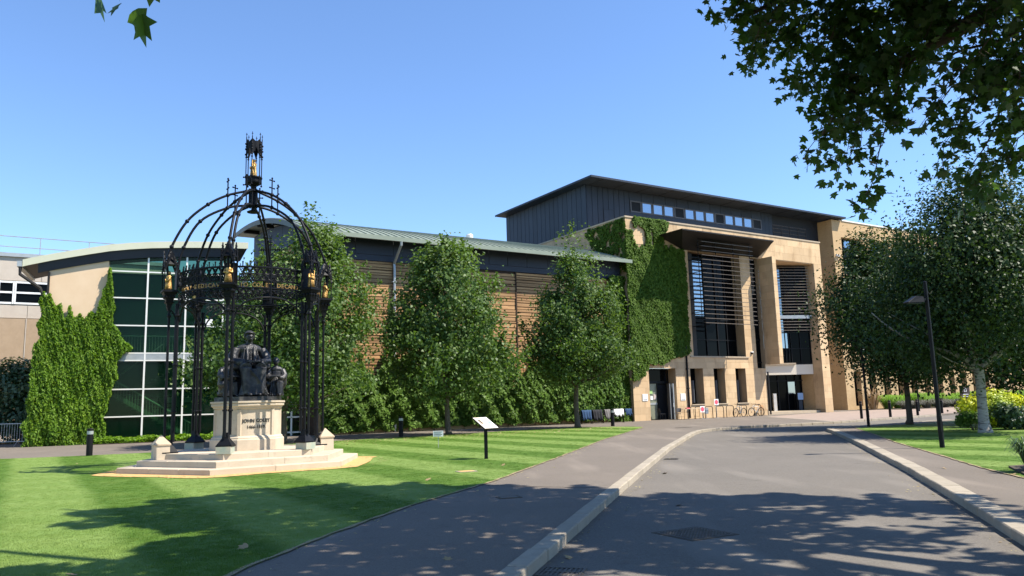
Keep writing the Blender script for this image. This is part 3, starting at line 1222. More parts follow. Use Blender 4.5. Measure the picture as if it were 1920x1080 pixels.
# ---- dark metal rooftop storey
b = FM()
b.box(38.28, 61.08, 4.78, 17.2, 15.18, 19.2)
b.build('penthouse_core', M['zinc_gap'], main)
FL = MB(FR.P(38.27, 0, 0), EV, (-EU[0], -EU[1], 0))
for i in range(19):
    a = 4.74 + i * (17.22 - 4.74) / 19
    piece('cladding_panel', M['zinc'], main, FL, a + .02, a + (17.22 - 4.74) / 19 - .02, 0, .035, 15.4, 19.2)
x = 38.28
for i in range(8):
    piece('cladding_panel', M['zinc'], main, FR, x + .02, x + .557, 4.735, 4.78, 15.3, 19.19)
    x += .5775
for i in range(12):
    a = 42.9 + i * 16.6 / 12
    piece('cladding_panel', M['zinc'], main, FR, a + .02, a + 16.6 / 12 - .02, 4.735, 4.78, 18.44, 19.19)
for i in range(3):
    piece('cladding_panel', M['zinc'], main, FR, 59.52 + i * .53, 59.52 + i * .53 + .51, 4.735, 4.78, 15.3, 19.19)
b = FM()
b.box(42.9, 59.5, 4.72, 4.78, 15.3, 17.40)
b.build('spandrel', M['zinc'], main)
for i in range(13):
    a = 42.95 + i * 16.55 / 13
    e = a + 16.55 / 13
    dark = i % 4 == 0
    b = FM()
    b.box(a + .1, e - .1, 4.74, 4.775, 17.48, 18.34)
    w = b.build('rooftop_window', M['black'] if dark else M['glass_sky'], main)
    b = FM()
    for p in ((a + .02, a + .13, 17.42, 18.42), (e - .13, e - .02, 17.42, 18.42), (a + .13, e - .13, 17.42, 17.52), (a + .13, e - .13, 18.32, 18.42)):
        b.box(p[0], p[1], 4.70, 4.738, p[2], p[3])
    b.build('window_frame', M['framegrey'] if 'framegrey' in M else M.setdefault('framegrey', mat('grey_window_frame', (.085, .09, .10), None, rough=.5)), w)
b = FM()
b.box(40.0, 41.1, 4.70, 4.733, 15.4, 17.35)
b.build('access_door', M['zinc_gap'], main)
b = FM()
b.box(40.04, 40.55, 4.69, 4.699, 15.4, 17.3)
b.box(40.57, 41.06, 4.69, 4.699, 15.4, 17.3)
b.build('door_leaf', M['zinc'], main)
# roof with deep overhang
b = FM()
rp = [(37.3, 2.74), (69.9, 2.74), (69.9, 17.6), (37.3, 17.6)]
b.frust(rp, 19.21, [(p[0], p[1]) for p in rp], 19.33)
rf = b.build('roof', M['zinc'], main)
b = FM()
b.box(37.26, 69.94, 2.70, 2.738, 19.20, 19.36)
b.box(37.26, 37.298, 2.74, 17.64, 19.20, 19.36)
b.box(69.902, 69.94, 2.74, 17.64, 19.20, 19.36)
b.build('roof_edge', M['zinc'], rf)
b = FM()
for i in range(13):
    s = 38.6 + i * 2.55
    b.box(s, s + .03, 2.76, 4.7, 19.185, 19.209)
b.build('soffit_joint', M['zinc_gap'], rf)
b = FM()
for z in (15.9, 16.25, 16.6, 16.9):
    b.tube([(56.6, 1.2, z), (61.3, 1.2, z)], .03, 5)
for k in range(5):
    b.tube([(56.7 + k * 1.15, 1.2, 15.18), (56.7 + k * 1.15, 1.2, 16.9)], .035, 5)
b.build('terrace_railing', M['black'], main)
b = FM()
b.box(61.1, 68.38, 5.0, 5.3, 13.5, 19.2)
b.build('terrace_back_wall', M['zinc_gap'], main)
for s, w_, z0, z1, r_ in ((45.9, 8.5, 19.3, 20.6, .42), (66.5, 8.0, 19.3, 19.95, .3)):
    b = FM()
    b.lathe([(r_, z0), (r_, z1 - .12), (r_ * .9, z1)], 14, (s, w_))
    b.build('flue', M['alu'], main, smooth=False)

# ================================================================== THE BRICK WING
wing = thing('brick_wing', 'long buff brick wing with tall slot windows behind the right hand trees', 'building', FR.P(80, 6, 0))
WO = []
for i in range(12):
    WO.append((69.77 + 2.45 * i, 70.92 + 2.45 * i, .35, 3.72))
for i in range(6):
    a = 69.75 + 4.75 * i
    WO += [(a, a + 3.3, 13.75, 17.4), (a, a + 3.3, 6.0, 10.6)]
WW = 3.34
b = FM()
wall_grid(b, 68.4, 104, 0, 19.1, WW, WW + .75, WO)
b.box(68.4, 69.1, WW + .76, 16, 0, 19.1)
b.box(103.3, 104, WW + .76, 16, 0, 19.1)
b.build('wall', M['brick'], wing)
b = FM()
b.box(70.02, 104.1, WW - .08, WW + .8, 19.1, 19.22)
b.build('coping', M['white'], wing)
b = FM()
b.box(69.1, 103.3, WW + .76, 16, 18.6, 18.8)
b.build('roof', M['zinc'], wing)
for (a, c, z0, z1) in WO:
    b = FM()
    b.box(a, c, WW + .6, WW + .64, z0, z1)
    w = b.build('window', M['glass_dark'], wing)
    b = FM()
    mids = [a + .05, (a + c) / 2, c - .05] if c - a < 2 else [a + .05, a + 1.1, a + 2.2, c - .05]
    for s in mids:
        b.box(s - .04, s + .04, WW + .52, WW + .598, z0, z1)
    for z in (z0 + .05, z0 + (z1 - z0) * .72, z1 - .05):
        b.box(a + .09, c - .09, WW + .53, WW + .597, z - .04, z + .04)
    b.build('window_frame', M['black'], w)
    if c - a > 2:
        b = FM()
        b.box(a + 1.15, a + 2.14, WW + .56, WW + .596, z0 + (z1 - z0) * .76, z1 - .1)
        b.build('reflecting_pane', M['glass_sky'], w)
        b = FM()
        b.box(a - .03, c + .03, WW - .06, WW + .5, z0 - .1, z0)
        b.build('sill', M['white'], w)
b = FM()
for s in (68.7, 69.0):
    b.lathe([(.0, 15.25), (.13, 15.3), (.13, 15.45), (.0, 15.5)], 8, (s, WW - .12))
b.build('wall_lamp', M['white'], wing)

# ================================================================== THE TIMBER CLAD HALL
hall = thing('assembly_hall', 'long low hall with cedar slat cladding, navy clerestory and curved green roof', 'building', FR.P(26, 6, 0))
HW = .66          # wall plane (w)


def rz(w):        # roof height over the wall line; eave at w=-.56
    t = w + .56
    return 11.95 + .3848 * t - .01108 * t * t


b = FM()
b.box(14.7, 38.15, HW + .1, HW + .5, 0, 11.75)
b.build('wall', M['timber_back'], hall)
b = FM()
ws = [HW + .1 + i * 1.45 for i in range(12)]
pl = [(w, rz(w) - .3) for w in ws]
poly = [(ws[0], 0)] + [(w, 0) for w in ws[1:]] + pl[::-1]
n = len(poly)
b.add([(14.66, p[0], p[1]) for p in poly] + [(14.95, p[0], p[1]) for p in poly], [tuple(range(n)), tuple(range(2 * n - 1, n - 1, -1))] + [(i, i + n, (i + 1) % n + n, (i + 1) % n) for i in range(n)])
b.build('gable_wall', M['timber_back'], hall)
FG = MB(FR.P(14.66, 0, 0), EV, (-EU[0], -EU[1], 0))
b = MB(FR.P(14.66, 0, 0), EV, (-EU[0], -EU[1], 0))
for i in range(6):
    a = HW + .12 + i * 2.65
    e = a + 2.6
    b.add([(a, .004, 12.62), (e, .004, 12.62), (e, .004, rz(e) - .35), (a, .004, max(12.64, rz(a) - .35)), (a, .05, 12.62), (e, .05, 12.62), (e, .05, rz(e) - .35), (a, .05, max(12.64, rz(a) - .35))],
          [(0, 1, 2, 3), (7, 6, 5, 4), (0, 4, 5, 1), (1, 5, 6, 2), (2, 6, 7, 3), (3, 7, 4, 0)])
b.build('gable_panel', M['gable_grey'] if 'gable_grey' in M else M.setdefault('gable_grey', mat('blue_grey_panel', (.075, .10, .14), (.09, .115, .155), 1.0, .9, spec=.1)), hall)
b = MB(FR.P(14.66, 0, 0), EV, (-EU[0], -EU[1], 0))
b.box(HW + .1, 16.6, .0, .09, 12.45, 12.6)
b.build('gable_band', M['gable_grey'], hall)
for i in range(44):
    z = 6.4 + i * .137
    piece('cedar_slat', M['timber'], hall, FG, HW + .12, 16.6, .004, .045 + random.uniform(0, .02), z, z + .098)
# clerestory panels
bays = [14.8, 16.9, 19.45, 21.75, 24.1, 26.5, 28.0, 29.6, 31.4, 33.3, 35.2, 36.8, 38.1]
for i in range(len(bays) - 1):
    a, e = bays[i], bays[i + 1]
    piece('clerestory_panel', M['navy'], hall, FR, a + .015, e - .015, HW + .06, HW + .1, 11.02, 12.0)
b = FM()
b.box(14.7, 38.12, HW + .02, HW + .099, 10.62, 10.99)
b.build('clerestory_rail', M['navy'], hall)
# cedar slats bay by bay, in courses of slightly different set-out
pbay = [14.75, 19.42, 24.0, 28.6, 33.3, 38.1]
for i in range(5):
    a, e = pbay[i], pbay[i + 1]
    z = 3.3
    while z < 10.5:
        h = random.choice((.11, .14, .18, .23))
        d = random.uniform(.03, .075)
        piece('cedar_slat', M['timber'], hall, FR, a + .05, e - .05, HW + .1 - d, HW + .12, z, min(z + h, 10.58))
        z += h + random.choice((.035, .045, .06))
    piece('cladding_post', M['timber_back'], hall, FR, e - .05, e + .05, HW + .0, HW + .1, 3.3, 10.6)
# lower masonry hidden behind the creeper
b = FM()
b.box(14.7, 38.1, HW, HW + .099, 0, 3.28)
b.build('plinth_wall', M['brick'], hall)
# roof sheet with standing seams
rs = [-.56 + i * 1.15 for i in range(17)]
b = FM()
S0, S1 = 13.4, 38.1
P = [(S0, w, rz(w)) for w in rs] + [(S1, w, rz(w)) for w in rs] + [(S0, w, rz(w) - .14) for w in rs] + [(S1, w, rz(w) - .14) for w in rs]
n = len(rs)
F = []
for i in range(n - 1):
    F += [(i, n + i, n + i + 1, i + 1), (2 * n + i, 2 * n + i + 1, 3 * n + i + 1, 3 * n + i), (i, i + 1, 2 * n + i + 1, 2 * n + i), (n + i, 3 * n + i, 3 * n + i + 1, n + i + 1)]
F += [(0, 2 * n, 3 * n, n), (n - 1, 2 * n - 1, 4 * n - 1, 3 * n - 1)]
b.add(P, F)
rf = b.build('roof', M['roofgreen'], hall)
b = FM()
b.box(S0, S1 + .1, -.62, -.565, 11.72, 11.98)
b.build('gutter', M['roofgreen'], rf)
b = FM()
for i in range(n - 1):
    p, q = (S0 - .06, rs[i], rz(rs[i])), (S0 - .06, rs[i + 1], rz(rs[i + 1]))
    b.add([p, q, (S0 - .06, q[1], q[2] - .34), (S0 - .06, p[1], p[2] - .34), (S0 - .005, p[1], p[2] + .04), (S0 - .005, q[1], q[2] + .04), (S0 - .005, q[1], q[2] - .34), (S0 - .005, p[1], p[2] - .34)],
          [(0, 1, 2, 3), (0, 4, 5, 1), (7, 6, 5, 4), (3, 2, 6, 7)])
M['verge'] = mat('grey_verge_flashing', (.13, .15, .145), (.16, .18, .17), 1.0, .7, spec=.2)
b.build('verge', M['verge'], rf)
for k in range(48):
    s = S0 + .25 + k * (S1 - S0 - .4) / 48
    b = FM()
    for i in range(0, 8):
        w_, w2_ = rs[i], rs[i + 1]
        b.add([(s, w_, rz(w_)), (s + .04, w_, rz(w_)), (s + .04, w2_, rz(w2_)), (s, w2_, rz(w2_)), (s, w_, rz(w_) + .055), (s + .04, w_, rz(w_) + .055), (s + .04, w2_, rz(w2_) + .055), (s, w2_, rz(w2_) + .055)],
              [(4, 5, 6, 7), (0, 1, 5, 4), (1, 2, 6, 5), (3, 0, 4, 7)])
    b.build('standing_seam', M['roofgreen'], rf)
for w_ in (3.0, 7.0, 11.0, 15.0):
    b = FM()
    b.box(S0 + .05, 14.6, w_ - .1, w_ + .1, rz(w_) - .42, rz(w_) - .16)
    b.build('purlin', M['bronze'], rf)
b = FM()
b.tube([(19.42, -.58, 11.72), (19.42, -.55, 11.5), (19.42, HW - .12, 10.5), (19.42, HW - .14, 10.2), (19.42, HW - .14, .05)], .085, 8)
for z in (9.3, 7.2, 5.1):
    b.box(19.3, 19.54, HW - .2, HW + .05, z, z + .07)
b.build('downpipe', M['galv'], hall)
for px_, r_, z1 in ((31.6, .33, 17.1), (33.2, .2, 15.9)):
    t = thing('flue', 'pale metal flue stub rising behind the hall roof' if r_ > .3 else 'short square vent box behind the hall roof', 'flue', FR.P(px_ + 2.2, 16.5, rz(16) - .3))
    b = MB()
    if r_ > .3:
        b.lathe([(r_, 0), (r_, 1.85), (r_ * .85, 1.95)], 14)
    else:
        b.box(-.7, .7, -.5, .5, 0, .75)
    b.build('casing', M['alu'] if r_ > .3 else M['galv'], t, local=True)
    b = MB()
    if r_ > .3:
        b.lathe([(r_ + .04, 0), (r_ + .04, .1)], 14)
    else:
        b.box(-.75, .75, -.55, .55, .7, .78)
    b.build('collar', M['galv'], t, local=True)

# ================================================================== THE GLAZED STAIR HALL
GD, GI = (.909, .418, 0), (-.418, .909, 0)
GO = (-21.2, 43.3, 0)


def FGL():
    return MB(GO, GD, GI)


gl = thing('glazed_stair_hall', 'green glazed stair building with arched pale roof edge and cream end wall', 'building', (-21, 46, 0))


def gz(t):
    xs = [-6.5, -5.39, -4.14, -2.9, -1.49, -.31, 1.04, 3.86, 5.85]
    zs = [9.50, 9.89, 10.25, 10.56, 10.89, 11.08, 11.23, 11.40, 11.46]
    return float(np.interp(t, xs, zs))


b = FGL()
b.box(-4.38, -1.52, 0, .35, 0, 10.2)
b.box(-4.38, -4.05, .36, 4.4, 0, 9.4)
b.build('end_wall', M['render'], gl)
b = FGL()
b.box(-4.05, 4.9, 4.2, 4.4, 0, 10.1)
b.box(4.7, 4.9, .3, 4.2, 0, 10.6)
b.box(-4.05, 4.6, .1, 4.2, .0, .06)
b.build('inner_wall', M['innergreen'] if 'innergreen' in M else M.setdefault('innergreen', mat('green_grey_plaster', (.14, .26, .18), (.17, .30, .21), 1.0, .9)), gl)
b = FGL()
b.box(-1.5, 4.55, .10, 1.9, 4.55, 4.90)
b.box(-1.5, 4.55, 1.9, 4.2, 4.6, 4.85)
b.build('landing', M['galv'], gl)
zr = [.1, 1.41, 2.91, 4.5, 4.91, 6.46, 8.02, 9.53]
ts = [-1.5, .49, 2.52, 4.55]
# panes, each its own
for i in range(3):
    for j in range(len(zr)):
        z0 = zr[j]
        z1 = zr[j + 1] if j + 1 < len(zr) else None
        if j == 3:
            continue
        t0, t1 = ts[i], ts[i + 1]
        b = FGL()
        za, zb = (z1, z1) if z1 else (gz(t0) - .55, gz(t1) - .55)
        b.add([(t0 + .03, .06, z0 + .03), (t1 - .03, .06, z0 + .03), (t1 - .03, .06, zb - .03), (t0 + .03, .06, za - .03), (t0 + .03, .08, z0 + .03), (t1 - .03, .08, z0 + .03), (t1 - .03, .08, zb - .03), (t0 + .03, .08, za - .03)],
              [(0, 1, 2, 3), (7, 6, 5, 4), (0, 4, 5, 1), (1, 5, 6, 2), (2, 6, 7, 3), (3, 7, 4, 0)])
        b.build('glass_pane', M['glass_green'], gl)
for t in ts[1:]:
    b = FGL()
    b.box(t - .045, t + .045, -.04, .10, .1, gz(t) - .5)
    b.build('mullion', M['alu'], gl)
for z in zr:
    b = FGL()
    b.box(-1.55, 4.6, -.03, .095, z - .035, z + .035)
    b.build('transom', M['alu'], gl)
b = FGL()
b.box(-1.55, 4.6, -.02, .09, 4.54, 4.87)
b.build('spandrel_panel', M['galv'], gl)
# staircase seen through the glass
st = FGL()
for k in range(14):
    st.box(2.6 - k * .27, 2.6 - k * .27 + .3, .9, 2.3, .1 + k * .17, .1 + k * .17 + .05)
st.add([(2.9, .85, .05), (2.9, .89, .05), (-1.1, .85, 2.55), (-1.1, .89, 2.55), (2.9, .85, .35), (2.9, .89, .35), (-1.1, .85, 2.85), (-1.1, .89, 2.85)], [(0, 2, 6, 4), (1, 5, 7, 3), (4, 6, 7, 5), (0, 1, 3, 2)])
for k in range(14):
    st.box(-.8 + k * .27, -.8 + k * .27 + .3, 2.5, 3.8, 2.5 + k * .17, 2.5 + k * .17 + .05)
st.build('stair_flight', M['stairpale'] if 'stairpale' in M else M.setdefault('stairpale', mat('pale_stair', (.40, .42, .36), None, rough=.7)), gl)
b = FGL()
b.tube([(3.0, .8, .95), (-1.1, .8, 3.5)], .045, 6)
for k in range(28):
    x = 2.9 - k * .148
    zb = .15 + (2.9 - x) / 4.0 * 2.5
    b.tube([(x, .8, zb), (x, .8, zb + .85)], .012, 4)
for k in range(40):
    x = -1.4 + k * .15
    b.tube([(x, .35, 4.9), (x, .35, 5.9)], .012, 4)
b.tube([(-1.45, .35, 5.9), (4.5, .35, 5.9)], .035, 6)
b.tube([(-1.3, 2.4, 3.4), (1.4, 2.4, 5.6)], .04, 6)
b.build('stair_railing', M['alu'], gl)
for k, (t, z, w_) in enumerate(((-.1, 2.05, .45), (.85, 2.05, .45), (1.6, 2.1, .6), (2.5, 2.1, .7), (.9, 1.4, .5), (1.7, 1.45, .7), (3.3, 2.1, .6))):
    b = FGL()
    b.box(t, t + w_, 4.13, 4.19, z, z + .45)
    f = b.build('picture_frame', M['black'], gl)
    b = FGL()
    b.box(t + .05, t + w_ - .05, 4.115, 4.129, z + .05, z + .40)
    b.build('picture', M['galv'], f)
b = FGL()
b.box(3.62, 4.0, .03, .058, 6.55, 6.9)
b.build('paper_notice', M['white'], gl)
# arched roof
tt = [-5.6, -5.3, -4.9, -4.2, -3.4, -2.5, -1.5, -.5, .6, 1.8, 3.0, 4.4, 5.85]
n = len(tt)
b = FGL()
P, F = [], []
for w_, dz in ((-.34, 0), (4.6, 0), (-.34, -.20), (4.6, -.20)):
    P += [(t, w_, gz(t) + dz) for t in tt]
for i in range(n - 1):
    F += [(i, i + 1, n + i + 1, n + i), (2 * n + i, 3 * n + i, 3 * n + i + 1, 2 * n + i + 1), (i, 2 * n + i, 2 * n + i + 1, i + 1)]
F += [(0, n, 3 * n, 2 * n), (n - 1, 3 * n - 1, 4 * n - 1, 2 * n - 1)]
b.add(P, F)
rf = b.build('roof', M['navy'], gl)
b = FGL()
P, F = [], []
for w_, dz in ((-.40, .06), (-.342, .06), (-.342, -.32), (-.40, -.32)):
    P += [(t, w_, gz(t) + dz) for t in tt]
for i in range(n - 1):
    for r_ in range(4):
        a, c = r_ * n, ((r_ + 1) % 4) * n
        F.append((a + i, a + i + 1, c + i + 1, c + i))
F += [(0, n, 2 * n, 3 * n), (n - 1, 4 * n - 1, 3 * n - 1, 2 * n - 1)]
b.add(P, F)
b.build('fascia', M['fascia'], rf)
b = FGL()
P, F = [], []
for w_, dz in ((-.30, -.19), (.3, -.19), (.3, -.80), (-.10, -.80)):
    P += [(t, w_, gz(t) + dz) for t in tt[2:] if t < 5]
m_ = len([t for t in tt[2:] if t < 5])
for i in range(m_ - 1):
    for r_ in range(4):
        a, c = r_ * m_, ((r_ + 1) % 4) * m_
        F.append((a + i, a + i + 1, c + i + 1, c + i))
b.add(P, F)
b.build('head_beam', M['navy'], gl)
b = FGL()
b.box(-5.85, -5.62, -.4, 4.6, 9.50, 9.80)
b.build('gutter', M['galv'], rf)
b = FGL()
b.tube([(-5.7, -.3, 9.5), (-5.7, -.28, 9.1), (-4.75, -.12, 8.4), (-4.55, -.10, 7.9), (-4.55, -.10, .05)], .085, 8)
b.tube([(-4.38, -.11, 9.3), (-4.38, -.11, .05)], .06, 6)
b.build('downpipe', M['bronze'], gl)
# low glazed link towards the hall
lk = thing('glazed_link', 'low glazed link with white frames behind the monument plinth', 'building', (-13.6, 46.5, 0))
b = FGL()
b.box(4.95, 9.4, 3.0, 3.3, 0, 2.9)
b.box(4.95, 9.4, .2, 3.3, 2.9, 3.1)
b.build('shell', M['innergreen'], lk)
b = FGL()
b.box(4.95, 9.4, .30, .32, .05, 2.9)
b.build('glass_pane', M['glass_green'], lk)
b = FGL()
for t in (5.0, 6.2, 7.4, 8.6, 9.35):
    b.box(t - .05, t + .05, .2, .299, 0, 2.9)
for z in (.2, 1.1, 2.0, 2.85):
    b.box(4.95, 9.4, .21, .298, z - .045, z + .045)
b.build('window_frame', M['alu'], lk)

# ================================================================== THE OLDER BLOCK FAR LEFT
old = thing('concrete_block', 'older concrete school block with a white window band and roof railing', 'building', (-38, 52, 0))
q = Vector((-35, 48, 0))
FO = MB(q, EU, EV)


def FOL():
    return MB(q, EU, EV)


b = FOL()
b.box(-14, 12, .1, 14, 0, 11.9)
b.build('wall', M['concrete'] if 'concrete' in M else M.setdefault('concrete', mat('pale_exposed_aggregate', (.47, .40, .33), (.53, .46, .38), 1.5, .95, bump=.2, bscale=60, c3=(.48, .42, .36), s3=1.2, t3=(.65, .9))), old)
M['aggregate'] = mat('tan_aggregate_panel', (.36, .26, .17), (.41, .30, .20), 3.0, .95, bump=.3, bscale=80, objvar=.04)
for i in range(13):
    piece('facing_panel', M['aggregate'], old, FO, -13.9 + i * 1.98, -13.9 + i * 1.98 + 1.9, -.02, .1, 1.0, 7.85)
    piece('concrete_panel', M['concrete'], old, FO, -13.9 + i * 1.98, -13.9 + i * 1.98 + 1.955, .03, .1, 7.9, 8.75)
for i in range(13):
    piece('panel_rib', M['concrete'], old, FO, -13.9 + i * 1.98 - .07, -13.9 + i * 1.98 - .01, -.05, .1, 1.0, 7.86)
for i in range(7):
    piece('concrete_panel', M['concrete'], old, FO, -13.9 + i * 3.7, -13.9 + i * 3.7 + 3.67, .02, .1, 10.35, 11.9)
b = FOL()
b.box(-14, 12, -.12, .5, 11.9, 12.15)
b.build('coping', M['galv'], old)
for i in range(6):
    a = -13.3 + i * 4.1
    b = FOL()
    b.box(a, a + 4.1, .06, .095, 8.8, 10.3)
    w = b.build('window', M['glass_dark'], old)
    b = FOL()
    for s in (a, a + 3.2, a + 4.02):
        b.box(s, s + .12, -.02, .058, 8.8, 10.3)
    for z in (8.8, 9.5, 10.18):
        b.box(a + .12, a + 4.0, -.01, .057, z, z + .12)
    b.build('window_frame', M['white'], w)
b = FOL()
for z in (12.75, 13.45):
    b.tube([(-14, 1.0, z), (14, 1.0, z)], .03, 5)
for k in range(10):
    b.tube([(-13 + k * 2.9, 1.0, 12.0), (-13 + k * 2.9, 1.0, 13.45)], .03, 5)
b.build('roof_railing', M['galv'], old)
b = FOL()
b.box(12.05, 18, .3, 10, 0, 11.6)
b.build('rear_wall', M['concrete'], old)
# ================================================================== THE MONUMENT
MC = Vector((MON[0], MON[1], 0))
VA = [-86 + 60 * i for i in range(6)]          # hexagon corners: 0 front-left ... 1 front-right, 2 right, 3 rear, 4 rear-left, 5 left


def pol(r, ang, z=0.0, t=0.0):
    a = R(ang)
    return Vector((MC.x + r * math.cos(a) - t * math.sin(a), MC.y + r * math.sin(a) + t * math.cos(a), z))


def crom(pts, k=5):
    """smooth curve through points"""
    P = [Vector(p) for p in pts]
    P = [P[0] * 2 - P[1]] + P + [P[-1] * 2 - P[-2]]
    out = []
    for i in range(1, len(P) - 2):
        for j in range(k):
            t = j / k
            out.append(.5 * ((2 * P[i]) + (-P[i - 1] + P[i + 1]) * t + (2 * P[i - 1] - 5 * P[i] + 4 * P[i + 1] - P[i + 2]) * t * t + (-P[i - 1] + 3 * P[i] - 3 * P[i + 1] + P[i + 2]) * t ** 3))
    out.append(P[-2])
    return out


steps = thing('monument_steps', 'pale limestone hexagonal steps carrying the iron canopy and statue', 'steps', (MON[0], MON[1], 0))
for li, (ro, ri, z0, z1) in enumerate(((3.40, 2.5, -.05, .165), (2.92, 2.0, .165, .325), (2.35, 1.2, .325, .48))):
    for i in range(6):
        a0, a1 = pol(ro, VA[i]), pol(ro, VA[i] + 60)
        b0, b1 = pol(ri, VA[i]), pol(ri, VA[i] + 60)
        cuts = [0, .40 + .2 * ((i + li) % 2), 1] if li < 2 else [0, .5, 1]
        if li == 0:
            cuts = [0, .36, .68, 1] if i % 2 else [0, .48, 1]
        for k in range(len(cuts) - 1):
            g = .0016
            p, q = a0.lerp(a1, cuts[k] + g), a0.lerp(a1, cuts[k + 1] - g)
            r_, s_ = b0.lerp(b1, cuts[k + 1] - g), b0.lerp(b1, cuts[k] + g)
            bm = bmesh.new()
            vs = [bm.verts.new((v_.x - MC.x, v_.y - MC.y, z)) for z in (z0, z1 - .002 * k) for v_ in (p, q, r_, s_)]
            for f in ((0, 3, 2, 1), (4, 5, 6, 7), (0, 1, 5, 4), (1, 2, 6, 5), (2, 3, 7, 6), (3, 0, 4, 7)):
                bm.faces.new([vs[x] for x in f])
            bmesh.ops.bevel(bm, geom=[e for e in bm.edges if all(v_.co.z > z0 + .05 for v_ in e.verts)], offset=.012, segments=1, affect='EDGES')
            me = bpy.data.meshes.new('step_stone')
            bm.to_mesh(me)
            bm.free()
            me.materials.append(M['portland'])
            link('step_stone', me, steps, MC)
b = MB()
b.prism(hexa(1.21), .30, .476)
b.build('platform_slab', M['portland'], steps)
for i in (5, 2):                                # free pyramid capped corner blocks
    f = MB(pol(2.33, VA[i]), (math.cos(R(VA[i])), math.sin(R(VA[i])), 0), (-math.sin(R(VA[i])), math.cos(R(VA[i])), 0))
    f.frust([(-.205, -.205), (.205, -.205), (.205, .205), (-.205, .205)], .326, [(-.20, -.20), (.20, -.20), (.20, .20), (-.20, .20)], .70)
    f.build('corner_block', M['portland'], steps)
    f = MB(f.o, f.ex, f.ey)
    f.frust([(-.225, -.225), (.225, -.225), (.225, .225), (-.225, .225)], .70, [(-.225, -.225), (.225, -.225), (.225, .225), (-.225, .225)], .735)
    f.frust([(-.225, -.225), (.225, -.225), (.225, .225), (-.225, .225)], .736, [(-.01, -.01), (.01, -.01), (.01, .01), (-.01, .01)], .98)
    f.build('pyramid_cap', M['coping'], steps)

ped = thing('pedestal', 'cream limestone pedestal with moulded cornice and black lettering under the bronze statue', 'pedestal', (MON[0], MON[1], .476))


def bowhex(r, bulge, k=4):
    out = []
    for i in range(6):
        a, c = pol(r, VA[i]), pol(r, VA[i] + 60)
        nn = Vector((math.cos(R(VA[i] + 30)), math.sin(R(VA[i] + 30)), 0))
        for j in range(k):
            t = j / k
            p = a.lerp(c, t) + nn * bulge * (1 - (2 * t - 1) ** 2)
            out.append((p.x, p.y))
    return out


def bowstack(prof, bulge):
    b = MB()
    rings = [bowhex(r, bulge) for r, z in prof]
    n = len(rings[0])
    P, F = [], []
    for (r, z), rg in zip(prof, rings):
        P += [(p[0], p[1], z) for p in rg]
    for i in range(len(prof) - 1):
        for k in range(n):
            F.append((i * n + k, i * n + (k + 1) % n, (i + 1) * n + (k + 1) % n, (i + 1) * n + k))
    F += [tuple(range(n - 1, -1, -1)), tuple(range((len(prof) - 1) * n, len(prof) * n))]
    return b.add(P, F)


bowstack([(1.06, .478), (1.06, .77), (1.045, .79), (1.02, .80), (1.02, .83), (.965, .88)], .05).build('plinth', M['portland'], ped)
bowstack([(.93, .881), (.93, 1.62)], .05).build('die', M['portland'], ped)
bowstack([(.935, 1.621), (.99, 1.65), (.99, 1.68), (1.05, 1.72), (1.05, 1.775), (1.03, 1.785), (1.075, 1.80), (1.075, 1.85)], .05).build('cornice', M['portland'], ped)
for i in range(6):
    b = MB()
    f = MB(pol(.90, VA[i]), (math.cos(R(VA[i])), math.sin(R(VA[i])), 0), (-math.sin(R(VA[i])), math.cos(R(VA[i])), 0))
    f.prism([(-.06, -.085), (.055, -.045), (.055, .045), (-.06, .085)], .882, 1.619)
    f.build('corner_pilaster', M['portland'], ped)
# raised letters on the face towards the drive
fa = VA[0] + 30
half = .93 * .5
apo = .93 * math.cos(R(30))
for key, z, nm in (('l1', 1.255, 'inscription'), ('l2', 1.085, 'inscription')):
    me = TXT[key]
    a = R(fa)
    nn, tt_ = Vector((math.cos(a), math.sin(a), 0)), Vector((-math.sin(a), math.cos(a), 0))
    for v_ in me.vertices:
        x, y, zz = v_.co
        d = apo + .05 * (1 - (x / half) ** 2) + .006 + zz
        p = nn * d + tt_ * x + Vector((0, 0, y + z - .476))
        v_.co = p
    link(nm, me, ped, Vector((MON[0], MON[1], .476)))

# ---------------------------------------------------------------- bronze group
FD = R(-58)
SF = dict(o=(MC.x, MC.y, 1.852), ex=(-math.sin(FD), math.cos(FD), 0), ey=(-math.cos(FD), -math.sin(FD), 0))


def SB(dx=0, dy=0, dz=0, rot=0, sc=1.0):
    o = Vector(SF['o']) + Vector(SF['ex']) * dx + Vector(SF['ey']) * dy + Vector((0, 0, dz))
    ex, ey = Vector(SF['ex']), Vector(SF['ey'])
    c, s = math.cos(rot), math.sin(rot)
    return MB(o, (ex * c + ey * s) * sc, (ey * c - ex * s) * sc, (0, 0, sc))


def figure_mods(o, vox):
    r = o.modifiers.new('skin', 'REMESH')
    r.mode = 'VOXEL'
    r.voxel_size = vox
    r.use_smooth_shade = True
    s = o.modifiers.new('soften', 'SMOOTH')
    s.iterations = 2
    s.factor = .5


stt = thing('statue_group', 'dark bronze statue of a robed seated man with kneeling boys on the pedestal', 'statue', (MC.x, MC.y, 1.852))
b = MB()
b.prism(bowhex(.97, .04), 1.852, 1.97)
b.build('base', M['bronze_statue'], stt)
